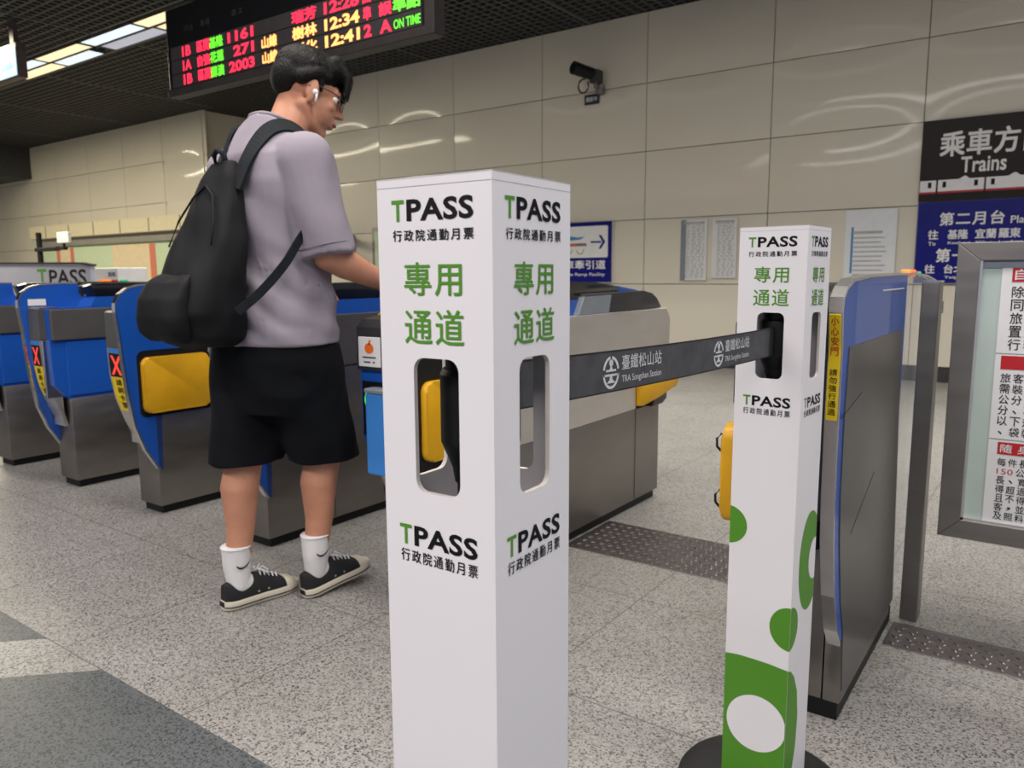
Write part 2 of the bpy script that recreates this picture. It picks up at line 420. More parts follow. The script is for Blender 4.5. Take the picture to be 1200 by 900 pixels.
mb = MB(); mb.box(-27, -26.9, -6, YW+1, 0, ZC); struct('wall_left', mb.bm, mw)
# ceiling lamps: two rows of fluorescent panels
xs = -12.10
k = 0
names = {(0, 0): ('cool', 'lampcool'), (0, 1): ('warm', 'lampwarm'), (0, 2): ('cool', 'lampcool'), (0, 3): ('warm', 'lampwarm'),
         (1, 0): ('warm', 'lampwarm'), (1, 1): ('cool', 'lampcool'), (1, 2): ('dim', 'lampdim'), (1, 3): ('warm', 'lampwarm')}
lamp_labels = {(0, 0): 'far cool white ceiling lamp panel at the left photo edge, in the upper row', (0, 1): 'warm cream ceiling lamp panel second from left in the upper row',
  (0, 2): 'bright cool white ceiling lamp panel in the middle of the upper row', (0, 3): 'warm cream ceiling lamp panel next to the train board, upper row',
  (1, 0): 'warm cream ceiling lamp panel lowest at the left, above the small hanging sign', (1, 1): 'cool white ceiling lamp panel in the lower row, left of the dark gap',
  (1, 2): 'dim bluish ceiling lamp panel in the lower row, left of the train board', (1, 3): 'warm ceiling lamp panel partly hidden by the left end of the train board'}
def lamp(x0, x1, y0, y1, m_, label, group=None):
    t = thing('ceiling_lamp', label, 'ceiling lamp', ((x0+x1)/2, (y0+y1)/2, ZC-.03), group)
    mb = MB(); mb.box(x0+.012, x1-.012, y0+.008, y1-.008, ZC-.022, ZC-.004, .003, 1); mb.build('diffuser', M[m_], t)
    mb = MB()
    for a in ((x0, x1, y0, y0+.008), (x0, x1, y1-.008, y1), (x0, x0+.012, y0, y1), (x1-.012, x1, y0, y1)): mb.box(*a, ZC-.028, ZC+.03)
    mb.box(x0, x1, y0, y1, ZC-.003, ZC+.03)
    mb.build('housing', M['tbar'], t)
for row, (y0, y1) in enumerate(((4.82, 5.02), (5.04, 5.25))):
    for k in range(4):
        x0 = -12.10+1.17*k + (.0 if row == 0 else -.12*(k > 1))
        x0 = [[-12.10, -10.95, -9.76, -8.58], [-12.12, -10.93, -9.72, -8.50]][row][k]
        x1 = [[-10.97, -9.80, -8.60, -7.40], [-10.95, -9.97, -8.52, -7.32]][row][k]
        lamp(x0, x1, y0, y1, names[(row, k)][1], lamp_labels[(row, k)])
for k in range(6):
    for row, (y0, y1) in enumerate(((4.82, 5.02), (5.04, 5.25))):
        x0 = -7.30+1.19*k
        lamp(x0, x0+1.16, y0, y1, ('lampfarw', 'lampfarc')[(k+row) % 2], 'ceiling lamp panel of the fluorescent row hidden behind the train board', 'lamps of the row behind the train board')

# ------------------------------------------------------------------ printed card bollard covers
S = .1195; H = 1.0786
def cover(P, t, label, dots):
    root = thing('bollard_cover', label, 'bollard cover', (P[0]-S/2, P[1]+S/2, 0))
    e1 = Vector((-math.cos(t), -math.sin(t), 0)); e2 = Vector((-math.sin(t), math.cos(t), 0)); P = Vector(P)
    th = .0045
    corners = [(P+e1*S, -e1, -e2), (P, e2, -e1), (P+e2*S, e1, e2), (P+e1*S+e2*S, -e2, e1)]   # origin, u direction, outward normal
    # outward normals
    outs = [-e2, -e1, e2, e1]
    mb = MB()
    for (o, u, _), n in zip(corners, outs):
        fn = lambda a, b_, d, o=o, u=u, n=n: o+u*a+zup*b_-n*d
        mb.plate([(0.0002, .004), (S-.0002, .004), (S-.0002, H), (0.0002, H)], [rrect(.0365, .0845, .8150, .9312, .011)], fn, th)
    mb.build('shell', [M['card'], M['card_edge']], root)
    mb = MB(); q = [P+e1*S, P, P+e2*S, P+e1*S+e2*S]
    mb.prism([(v.x, v.y) for v in q], 'Z', H-.0008, H+.0002); mb.build('lid', M['card'], root)
    for k in (0, 1):
        o, u, _ = corners[k]; n = outs[k]
        fn = lambda a, b_, h, o=o, u=u, n=n: o+u*a+zup*b_+n*h
        g = Lettering(fn); d = Lettering(fn)
        for z0, z1, zc0, zc1 in ((1.0438, 1.0611, 1.0275, 1.0366), (.7655, .7835, .7500, .7612)):
            g.new(); d.new(); g.put('T', .0166, .0302, z0, z1, .022); d.put('PASS', .0330, .1018, z0-.0003, z1+.0003, .030, 1.06)
            d.new(); d.put('行政院通勤月票', .0175, .1017, zc0, zc1, .012, 1.32)
        g.new(); g.put('專用', .0290, .0892, .9830, 1.0100, .010, 1.12); g.new(); g.put('通道', .0287, .0908, .9430, .9715, .010, 1.12)
        d.poly([(0.0003, 1.0714), (S-.0003, 1.0714), (S-.0003, 1.0716), (.0003, 1.0716)], h=.0001) if False else None
        g.build('lettering', M['green'], root, 'green lettering'); d.build('lettering', M['ink'], root, 'black lettering')
        m_ = MB(); c0 = [o+u*.0003+zup*1.0713+n*.0003, o+u*(S-.0003)+zup*1.0713+n*.0003, o+u*(S-.0003)+zup*1.0716+n*.0003, o+u*.0003+zup*1.0716+n*.0003]
        m_.bm.faces.new([m_.bm.verts.new(v) for v in c0]); m_.build('fold_line', M['grey_l'], root)
    if dots:
        # green bubbles of the print, wrapping round the corner; unrolled coordinate a: 0..S left face, S..2S right face
        def ell(ca, cz, ra, rz, rot=0, n=72):
            r = []
            for k in range(n):
                q = 2*math.pi*k/n; x, y = ra*math.cos(q), rz*math.sin(q)
                r.append((ca+x*math.cos(rot)-y*math.sin(rot), cz+x*math.sin(rot)+y*math.cos(rot)))
            return r
        def clip(poly, a0, a1):
            for lim, sg in ((a0, 1), (a1, -1)):
                out = []
                for i in range(len(poly)):
                    p, q = poly[i], poly[(i+1) % len(poly)]; ip, iq = (p[0]-lim)*sg >= 0, (q[0]-lim)*sg >= 0
                    if ip: out.append(p)
                    if ip != iq:
                        t_ = (lim-p[0])/(q[0]-p[0]); out.append((lim, p[1]+t_*(q[1]-p[1])))
                poly = out
                if not poly: return []
            return poly
        big = [(-.001, .285), (.025, .2885), (.055, .289), (.085, .2885), (.1195, .2855), (.133, .280), (.152, .262), (.172, .225), (.181, .170), (.176, .11), (.160, .062), (.140, .038), (.10, .02), (-.001, .02)]
        def smooth_closed(pts): return pts
        shapes = [('dot', ell(-.004, .5385, .037, .036)), ('dot', ell(.120, .3640, .038, .041)), ('dot', ell(.1195+.087, .470, .055, .095)),
                  ('big', big)]
        whites = [ell(.0635, .163, .054, .058, -.9), ell(.1195+.112, .468, .030, .040)]
        for k, (a0, a1) in enumerate(((0, S), (S, 2*S))):
            o, u, _ = corners[k]; n = outs[k]
            fn = lambda a, b_, h, o=o, u=u, n=n, a0=a0: o+u*(a-a0)+zup*b_+n*h
            g = Lettering(fn, .0004); wl = Lettering(fn, .0007)
            for nm, pl in shapes:
                c = clip(pl, a0+.0002, a1-.0002)
                if len(c) > 2: g.new(); g.poly(c)
            for pl in whites:
                c = clip(pl, a0+.0002, a1-.0012)
                if len(c) > 2: wl.new(); wl.poly(c)
            g.build('bubble_print', M['green'], root); wl.build('bubble_print', M['card'], root, 'white bubble inside the green print')
    return root
PA, TA = (-.36349, .48013, 0), .0304
PB, TB = (-.36339, 1.35317, 0), -.0592
cover(PA, TA, 'nearest white card bollard cover in the middle, plain white below its lower logo', False)
cover(PB, TB, 'white card bollard cover with green bubble print near its foot, beside the right gate', True)
def stanchion(c, label, top):
    root = thing('belt_stanchion', label, 'belt stanchion', (c[0], c[1], 0))
    mb = MB(); prof = [(.001, 0), (.158, 0), (.160, .006), (.155, .013), (.120, .022), (.04, .027), (.001, .028)]
    n = 64; rings = [[(c[0]+r*math.cos(2*math.pi*k/n), c[1]+r*math.sin(2*math.pi*k/n), z+.0012) for k in range(n)] for r, z in prof]
    mb.loft(rings); mb.build('base', M['base_blk'], root, 50)
    mb = MB(); mb.cyl((c[0], c[1], .025), (c[0], c[1], .83), .022, seg=32); mb.build('pole', M['blk'], root, 40)
    mb = MB()
    for (z0, z1, r0, r1) in ((.815, .828, .024, .026), (.828, .852, .026, .036), (.852, .913, .036, .036), (.913, .918, .036, .033), (.918, .948, .031, .031), (.948, .954, .034, .030)):
        mb.cyl((c[0], c[1], z0), (c[0], c[1], z1), r0, r1, 40)
    mb.build('belt_head', M['blk'], root, 40)
    return root
CA = (PA[0]-S/2, PA[1]+S/2-.001); CB = (PB[0]-S/2+.002, PB[1]+S/2)
stanchion(CA, 'black belt post standing inside the nearest white card cover', .95)
stanchion(CB, 'black belt post on a round black foot inside the bubble print cover', .95)
# the belt between them
def beltpt(yy, v, h=0):   # yy along the belt, v 0..1 from lower to upper edge
    t = (yy-.58)/(1.405-.58); sag = -.004*4*t*(1-t)
    z0 = .872+(.8540-.872)*t+sag; z1 = .9195+(.9045-.9195)*t+sag
    return Vector((-.4225+.006*(1-t)*0 + h, yy, z0+(z1-z0)*v))
root = thing('barrier_belt', 'dark grey retractable belt with white station name, stretched between the two white covers', 'barrier belt', (-.4225, 1.0, .86))
mb = MB(); n = 40; rows = [0, .5, 1]
prev = None
for k in range(n+1):
    yy = .580+(1.392-.580)*k/n
    ring = [mb.bm.verts.new(beltpt(yy, v, hh)) for v, hh in ((.03, .0006), (.97, .0006), (.97, -.0006), (.03, -.0006))]
    if prev:
        for q in range(4): mb.bm.faces.new((prev[q], prev[(q+1) % 4], ring[(q+1) % 4], ring[q]))
    else: mb.bm.faces.new(ring)
    prev = ring
mb.bm.faces.new(prev[::-1]); mb.build('webbing', M['belt'], root)
mb = MB()
for v0, v1 in ((0, .035), (.965, 1)):
    prev = None
    for k in range(n+1):
        yy = .580+(1.392-.580)*k/n
        ring = [mb.bm.verts.new(beltpt(yy, v, hh)) for v, hh in ((v0, .0009), (v1, .0009), (v1, -.0009), (v0, -.0009))]
        if prev:
            for q in range(4): mb.bm.faces.new((prev[q], prev[(q+1) % 4], ring[(q+1) % 4], ring[q]))
        prev = ring
mb.build('selvedge', M['beltedge'], root)
for y0 in (.760, 1.095):
    sc_ = 1 if y0 < 1 else 1.0
    fn = lambda u, v, h, y0=y0: beltpt(y0+u, .08+.84*v, .0008+h)
    L = Lettering(fn, .0002)
    # railway roundel: oval ring open at the top, a small wheel on a stem, two bars and a flared foot
    cu, cv, ru, rv = .0195, .47, .0195, .47
    L.ring(cu, cv, ru, rv, .0042, .085, 97, 168); L.ring(cu, cv, ru, rv, .0042, .085, 12, 83)
    L.ring(cu, cv, ru, rv, .0042, .085, 186, 354)
    L.ring(cu, .745, .0048, .10, .0048, .10, 0, 360, 16)
    L.poly([(cu-.0016, .66), (cu+.0016, .66), (cu+.0034, .56), (cu+.012, .56), (cu+.012, .50), (cu-.012, .50), (cu-.012, .56), (cu-.0034, .56)])
    L.poly([(.0012, .43), (.0378, .43), (.0378, .365), (.0012, .365)])
    L.poly([(cu-.0030, .365), (cu+.0030, .365), (cu+.0036, .27), (cu+.0105, .17), (cu-.0105, .17), (cu-.0036, .27)])
    L.build('roundel', M['print_w'], root); L = Lettering(fn, .0002); L.put('臺鐵松山站', .046, .154, .50, .93, .006, 1.05); L.new(); L.put('TRA Songshan Station', .046, .154, .08, .34, .004)
    L.build('lettering', M['print_w'], root)

# ------------------------------------------------------------------ fare gates
FIN = [(1.711, .191), (1.655, .29), (1.619, .393), (1.600, .53), (1.588, .669), (1.585, .74), (1.573, .86), (1.575, .895), (1.592, .928), (1.625, .950), (1.67, .961), (1.76, .967), (1.84, .967)]
def gate(kind, xr, W, label, group):
    t = thing('fare_gate', label, 'fare gate', (xr-W/2, 2.42, 0), group)
    X0, X1 = xr-W, xr
    fx0, fx1 = (X1-.022, X1) if kind != 'far' else (X0, X0+.022)      # the blue fin's side
    Yend = 3.15
    mb = MB(); mb.box(X0+.012, X1-.012, 1.715, Yend-.02, .001, .036); mb.build('plinth', M['blk'], t)
    mb = MB(); mb.box(X0, X1, 1.70, Yend, .035, .432, .004)
    mb.build('base', M['steel_d'], t, 30)
    mb = MB()
    for yy in (2.02, 2.92): mb.box(X1-.001, X1+.0008, yy-.0012, yy+.0012, .04, .43)
    mb.build('panel_seam', M['blk'], t)
    # core
    mb = MB(); mb.prism([(1.70, .43), (1.64, .50), (1.63, .85), (1.65, .858), (1.83, .858), (1.86, .905), (3.05, .905), (3.12, .845), (3.20, .80), (3.20, .52), (3.15, .43)], 'X', X0+.02, X1-(.024 if kind != 'far' else .012)); mb.build('housing', M['blue'], t, 30)
    # front column with lane display
    cx0, cx1 = (X0, X1-.026) if kind != 'far' else (X0+.024, X1-.035)
    mb = MB(); mb.prism([(1.700, .30), (1.655, .40), (1.622, .50), (1.607, .60), (1.604, .71), (1.604, .71), (1.68, .71), (1.68, .30)], 'X', cx0, cx1, .002); mb.build('display_column', M['steel'], t)
    mb = MB(); mb.prism([(1.602, .712), (1.604, .855), (1.615, .862), (1.70, .862), (1.70, .712)], 'X', cx0, cx1, .003); mb.build('sensor_head', M['grey_panel'], t)
    def face(z):      # front of the display column at a height
        zs = [.30, .40, .50, .60, .71]; ys = [1.700, 1.655, 1.622, 1.607, 1.604]
        return float(np.interp(z, zs, ys))
    def patch(z0, z1, a, b_, h, m_, nm):
        mb = MB(); n = 6
        for k in range(n):
            za, zb = z0+(z1-z0)*k/n, z0+(z1-z0)*(k+1)/n
            mb.prism([(face(za)-h, za), (face(zb)-h, zb), (face(zb)+.001, zb), (face(za)+.001, za)], 'X', a, b_)
        return mb.build(nm, m_, t)
    a, b_ = cx0+.014, cx1-.012
    patch(.690, .709, a, b_, .002, M['blue_l'], 'blue_tag')
    if kind != 'wide':
        patch(.592, .688, a, b_, .002, M['blk'], 'lane_display')
        L = Lettering(lambda u, v, h: Vector((a+(b_-a)*u, face(.595+.09*v)-.0022-h, .595+.09*v)), .0008)
        for s_ in (1, -1):
            q = [(.12, .06), (.30, .06), (.88, .94), (.70, .94)]
            L.poly([(p[0] if s_ > 0 else 1-p[0], p[1]) for p in q], h=.0008 if s_ > 0 else .0012)
        L.build('cross_symbol', M['redx'], t)
        patch(.445, .590, a, b_, .002, M['stick_y'], 'sticker')
        L = Lettering(lambda u, v, h: Vector((a+(b_-a)*u, face(.445+.145*v)-.0024-h, .445+.145*v)), .0008)
        for i, ch in enumerate('請刷卡票'): L.put(ch, .30, .70, .76-.225*i, .94-.225*i, .01)
        L.build('lettering', M['ink'], t)
        mb = MB(); mb.box(cx1-.012, cx1+.002, 1.612, 1.70, .44, .71, .002); mb.build('column_trim', M['chrome'], t)
    # blue fin with steel edging
    far_prof = [(3.08, .967), (3.14, .958), (3.18, .94), (3.22, .90), (3.235, .86), (3.23, .67), (3.215, .53), (3.19, .43)]
    if kind == 'far':
        prof = FIN[:-1]+[(1.84, .967), (1.845, .905), (1.90, .86), (1.90, .44), (1.75, .33)]
    else:
        prof = FIN+[(2.0, .967), (2.0, .44), (1.73, .43), (1.725, .191)]
    mb = MB(); mb.prism(prof, 'X', fx0, fx1, .002); fin = mb.build('fin', M['blue'], t)
    mb = MB(); mb.band(FIN, 'X', fx0-.0015, fx1+.0015, .006); mb.build('fin_edging', M['chrome'], fin)
    # sides
    if kind == 'far':
        mb = MB(); mb.box(X1-.02, X1+.006, 1.64, 2.6, .708, .853, .006); mb.build('tinted_side_panel', M['grey_panel'], t)
        mb = MB(); mb.box(X1-.014, X1-.004, 1.70, 2.35, .445, .700, .003); mb.build('recess_panel', M['blue'], t)
        mb = MB(); mb.box(X0+.03, X0+.10, fx1-.3 if False else 1.600, 1.602, .88, .905); mb.bm.free()
        mb = MB(); mb.box(fx1, fx1+.001, 1.612, 1.690, .868, .898); mb.build('maker_plate', M['white'], fin)
    else:
        mb = MB(); mb.prism([(2.0, .645), (2.0, .848), (3.20, .848), (3.243, .80), (3.235, .66), (3.22, .645)], 'X', X1-.03, X1+.004, .003); mb.build('tinted_side_panel' if kind != 'wide' else 'steel_side_panel', M['grey_panel'] if kind != 'wide' else M['steel'], t)
        mb = MB(); mb.prism([(2.02, .432), (2.02, .64), (2.92, .64), (2.92, .432)], 'X', X1-.02, X1, .002); mb.build('service_panel', M['steel_d'] if kind != 'wide' else M['steel'], t)
        ya0, zb = (1.585, .030) if kind == 'wide' else (1.652, 0)
        for (ya, yb, nm) in ((ya0, 1.955, 'near'), (2.935, 3.225, 'far')):
            pts = rrect(ya, yb, .441+zb, .672+zb, .03) if nm == 'near' else [(2.935, .44), (2.96, .44), (3.15, .52), (3.225, .565), (3.225, .62), (3.20, .64), (2.935, .64)]
            mb = MB()
            if kind == 'wide' and nm == 'far':
                rg = lambda y, d, z0, z1: [(X1-.004, y, z0), (X1+d, y, z0+.004), (X1+d+.004, y, z0+.012), (X1+d+.004, y, z1-.014), (X1+d, y, z1-.004), (X1-.004, y, z1)]
                mb.loft([rg(2.932, .012, .444, .598), rg(2.945, .022, .440, .604), rg(3.05, .052, .470, .604), rg(3.15, .080, .508, .604), rg(3.172, .078, .520, .600)])
            else: mb.prism(pts, 'X', X1-.004, X1+.024, .008)
            mb.build('yellow_pad', M['yellow'], t, 40)
            if kind == 'wide' and nm == 'far':
                mb = MB(); mb.prism([(3.02, .432), (3.04, .462), (3.13, .505), (3.165, .515), (3.165, .45), (3.12, .432)], 'X', X1-.02, X1+.03, .003); mb.build('pad_bracket', M['grey_d'], t)
            if nm == 'near':
                mb = MB(); mb.prism(rrect(ya-.012, yb+.02, .425, .70+zb*3, .03), 'X', X1-.003, X1+.003); mb.build('pad_recess', M['blk'], t)
                mb = MB()
                for zz in (.425, .672): mb.cyl((X1+.012, yb+.004, zz), (X1+.012, yb+.004, zz+.03), .006, seg=12)
                mb.build('pad_hinge', M['chrome'], t)
    # top housing
    mb = MB(); mb.prism([(1.86, .905), (1.845, .955), (1.87, .968), (2.3, .972), (2.62, .968), (2.80, .950), (2.80, .905)], 'X', X0+.004, X1-.026 if kind != 'far' else X1-.012, .006); mb.build('top_cover', M['blkgloss'], t, 40)
    mb = MB(); mb.prism([(2.74, .952), (2.80, .951), (2.98, .932), (2.98, .905), (2.74, .905)], 'X', X0+.03, X1-.03, .004); mb.build('top_cap', M['blue'], t, 40)
    mb = MB(); mb.prism([(2.47, .849), (2.50, .926), (2.985, .928), (3.07, .918), (3.12, .895), (3.17, .85)], 'X', X1-.11, X1-.004, .006); mb.build('card_slot_block', M['grey_d'], t, 40)
    mb = MB(); mb.prism([(2.45, .849), (2.49, .915), (2.70, .918), (2.68, .849)], 'X', X1-.09, X1-.0015, .002); mb.build('slot_face', M['grey_l'], t)
    mb = MB()
    mb.box(X0+.03, X0+.06, 2.30, 2.36, .968, .984, .004); a1 = mb.build('indicator_lamp', M['lamp_o'], t)
    mb = MB(); mb.box(X0+.03, X0+.06, 2.365, 2.40, .968, .982, .004); mb.build('indicator_lamp', M['lamp_r'], t)
    mb = MB(); mb.box(X0+.03, X0+.06, 2.42, 2.46, .968, .982, .004); mb.build('indicator_lamp', M['lamp_g'], t)
    return t
def dup(o, dx, label):
    r = o.copy(); C.objects.link(r); r.location.x += dx; r['label'] = label
    def rec(src, dst):
        for ch in list(src.children):
            c = ch.copy(); C.objects.link(c); c.parent = dst; rec(ch, c)
    rec(o, r); return r
GG = 'fare gates in the row'
gB = gate('far', -3.783, .165, 'second fare gate from the left, with blue side recess and white plate on its fin', GG)
gA = dup(gB, -.725, 'leftmost blue fare gate, cut by the left photo edge', )
gC = gate('pad', -3.058, .160, 'blue fare gate with a yellow side pad, partly behind the black backpack', GG)
gD = dup(gC, .725, "fare gate hidden behind the walking person's legs and shorts")
gE = gate('wide', -1.46, .245, 'wide fare gate with a steel side, between the person and the nearest cover', GG)
# card reader and lane sign on the near end of the wide gate
mb = MB(); mb.prism([(1.575, .725), (1.575, .850), (1.60, .872), (1.80, .900), (1.80, .725)], 'X', -1.700, -1.575, .005); rd = mb.build('card_reader', M['grey_d'], gE)
mb = MB(); mb.box(-1.690, -1.600, 1.5735, 1.5755, .735, .822, .001, 1); st = mb.build('reader_sticker', M['white'], rd)
L = Lettering(lambda u, v, h: Vector((-1.690+.090*u, 1.5735-h, .735+.087*v)), .0008)
L.ring(.5, .62, .20, .18, .20, .18, 0, 360, 20); L.poly([(.47, .74), (.53, .74), (.60, .88), (.50, .92)]); L.build('orange_mark', M['orange'], rd)
L = Lettering(lambda u, v, h: Vector((-1.690+.090*u, 1.5735-h, .735+.087*v)), .0008)
L.poly([(.2, .34), (.8, .34), (.8, .29), (.2, .29)]); L.poly([(.25, .18), (.55, .18), (.55, .13), (.25, .13)]); L.poly([(.65, .18), (.75, .18), (.75, .13), (.65, .13)]); L.build('sticker_lines', M['grey_d'], rd)
mb = MB(); mb.tube([(-1.665, 1.64, .882), (-1.64, 1.63, .892), (-1.615, 1.64, .884)], .006); mb.build('yellow_rim', M['yellow'], rd)
mb = MB(); mb.prism([(1.70, .36), (1.63, .44), (1.592, .52), (1.588, .722), (1.70, .722)], 'X', -1.700, -1.58, .003); col = mb.build('lane_column', M['blue'], gE)
mb = MB(); mb.box(-1.690, -1.608, 1.584, 1.5885, .525, .690, .001, 1); lane = mb.build('lane_display', M['blkgloss'], gE)
L = Lettering(lambda u, v, h: Vector((-1.690+.082*u, 1.584-h, .525+.165*v)), .0008)
L.ring(.52, .66, .40, .23, .13, .075, 0, 360, 36); L.build('green_ring', M['greenring'], lane)
L = Lettering(lambda u, v, h: Vector((-1.690+.082*u, 1.584-h, .525+.165*v)), .0008)
for i, ch in enumerate('請進'): L.put(ch, .3, .62, .20-.17*i, .34-.17*i, .01)
L.build('lettering', M['sign_txt'], lane)
mb = MB(); mb.box(-1.640, -1.550, 1.545, 1.60, .422, .662, .006); sb = mb.build('side_box', M['blue_l'], gE)
mb = MB(); mb.box(-1.642, -1.548, 1.543, 1.60, .662, .676, .004); mb.build('box_lid', M['grey_l'], sb)

# the last gate on the right, closed by a smooth outer side
def gate_right():
    xr, W = -.350, .232; X0, X1 = xr-W, xr
    t = thing('fare_gate', 'right end fare gate with smooth grey side and yellow sticker on its chrome edge', 'fare gate', (xr-W/2, 2.1, 0), GG)
    mb = MB(); mb.box(X0+.012, X1-.006, 1.735, 2.36, .001, .045); mb.build('plinth', M['blk'], t)
    mb = MB(); mb.box(X0, X1-.04, 1.73, 2.30, .043, .44, .004); mb.box(X1-.038, X1-.0005, 1.73, 2.30, .043, .215, .003); mb.build('base', M['steel_d'], t, 30)
    mb = MB(); mb.prism([(1.72, .44), (1.66, .5), (1.65, .90), (1.68, .93), (2.30, .93), (2.30, .44)], 'X', X0+.02, X1-.03); mb.build('housing', M['grey_d'], t)
    mb = MB(); mb.box(X0, X1-.05, 1.69, 2.3, .40, .93, .01); mb.build('inner_side', M['blk'], t)
    mb = MB(); mb.prism([(1.63, .93), (1.66, .962), (1.80, .972), (2.30, .972), (2.30, .93)], 'X', X0+.004, X1-.03, .005); mb.build('top_cover', M['blk'], t)
    mb = MB(); mb.box(X0+.01, X0+.05, 1.600, 1.68, .72, .90, .006); mb.build('sensor_head', M['blkgloss'], t)
    prof = [(1.692, .203), (1.655, .25), (1.615, .34), (1.585, .46), (1.575, .55), (1.570, .72), (1.572, .86), (1.560, .925), (1.566, .950), (1.59, .968), (1.64, .981), (1.79, .989), (2.1, .992), (2.395, .992)]
    mb = MB(); mb.prism(prof+[(2.26, .992), (2.26, .08), (1.70, .08)] if False else prof[:-1]+[(2.255, .992), (2.255, .203)], 'X', X1-.020, X1, .0015); fin = mb.build('fin', M['blue'], t)
    mb = MB(); mb.band(prof, 'X', X1-.024, X1+.002, .006); mb.build('fin_edging', M['chrome'], fin)
    mb = MB()
    sp = [p for p in prof if .70 <= p[1] <= .93]
    mb.band([(1.570, .715), (1.5708, .80), (1.5718, .86), (1.5600, .922)], 'X', X1-.022, X1-.001, .0075); stk = mb.build('sticker', M['stick_y'], fin)
    fz = lambda z: float(np.interp(z, [.715, .80, .86, .922], [1.570, 1.5708, 1.5718, 1.5600]))-.0078
    for s_, z0, dz, m_ in (('小心安門', .916, .0195, M['redink']), ('請勿強行通過', .815, .0155, M['ink'])):
        L = Lettering(lambda u, v, h: Vector((X1-.0185+.014*u, fz(v)-h, v)), .0005)
        for i, ch in enumerate(s_): L.put(ch, 0, 1, z0-dz*(i+1)+.003, z0-dz*i, .01)
        L.build('lettering', m_, stk)
    # grey panel laid on the fin
    mb = MB(); mb.prism([(1.628, .853), (1.617, .72), (1.62, .55), (1.635, .45), (1.672, .31), (1.712, .225), (1.735, .075), (2.335, .075), (2.205, .853)], 'X', X1-.001, X1+.0022, .0006); mb.build('side_panel', M['grey_panel'], t)
    mb = MB()
    for (a_, b_) in (((1.60, .724), (1.80, .775)), ((1.655, .50), (2.02, .46))):
        pass
    mb.prism([(1.585, .715), (1.76, .7445), (1.76, .7462), (1.585, .7167)], 'X', X1+.0015, X1+.0028); mb.build('diagonal_line', M['blk'], t); mb = MB(); mb.prism([(1.73, .44), (1.95, .53), (1.95, .5318), (1.73, .4418)], 'X', X1+.0015, X1+.0028)  # thin dark diagonal lines laid on the side panel
    mb.build('diagonal_line', M['blk'], t)
    gl = mat('glass_clear', (.80, .83, .92), .05, var=0, alpha=.22)
    arc = [(2.255, .992), (2.40, .992), (2.60, .986), (2.76, .972), (2.88, .952), (2.95, .932), (2.99, .90), (3.0, .86), (3.0, .09), (2.255, .09)]
    mb = MB(); mb.prism(arc, 'X', X1-.014, X1-.004, .001); mb.build('glass_screen', gl, t)
    mb = MB(); mb.band(arc[:8], 'X', X1-.018, X1, .005); mb.build('glass_edging', M['chrome'], t)
    mb = MB(); mb.box(X1+.001, X1+.002, 1.93, 2.20, .957, .960); mb.build('reflector_strip', M['white'], t)
    mb = MB(); mb.prism(rrect(1.66, 1.95, .435, .66, .03), 'X', X0-.034, X0+.002, .008); mb.build('yellow_pad', M['yellow'], t, 40)
    mb = MB()
    for zz in (.47, .60): mb.tube([(X0-.036, 1.668, zz), (X0-.043, 1.66, zz+.012), (X0-.043, 1.658, zz+.03), (X0-.034, 1.664, zz+.042)], .003, 8)
    mb.build('pad_cable', M['blk'], t)
    for y0, y1, z1, m_ in ((2.32, 2.40, 1.006, 'lamp_o'), (2.402, 2.43, 1.003, 'lamp_r'), (2.45, 2.49, 1.001, 'lamp_g')):
        mb = MB(); mb.box(X1-.028, X1-.0025, y0, y1, .986, z1, .003); mb.build('indicator_lamp', M[m_], t)
    return t
gate_right()
mb = MB(); mb.box(-.335, -.290, 2.385, 2.455, .001, .972, .003)
t = thing('steel_post', 'square stainless steel post standing against the right end gate', 'post', (-.3125, 2.42, 0))
mb.build('shaft', M['steel_d'], t)
mb = MB(); mb.box(-.336, -.289, 2.384, 2.456, .971, .976); mb.build('cap', M['chrome'], t)

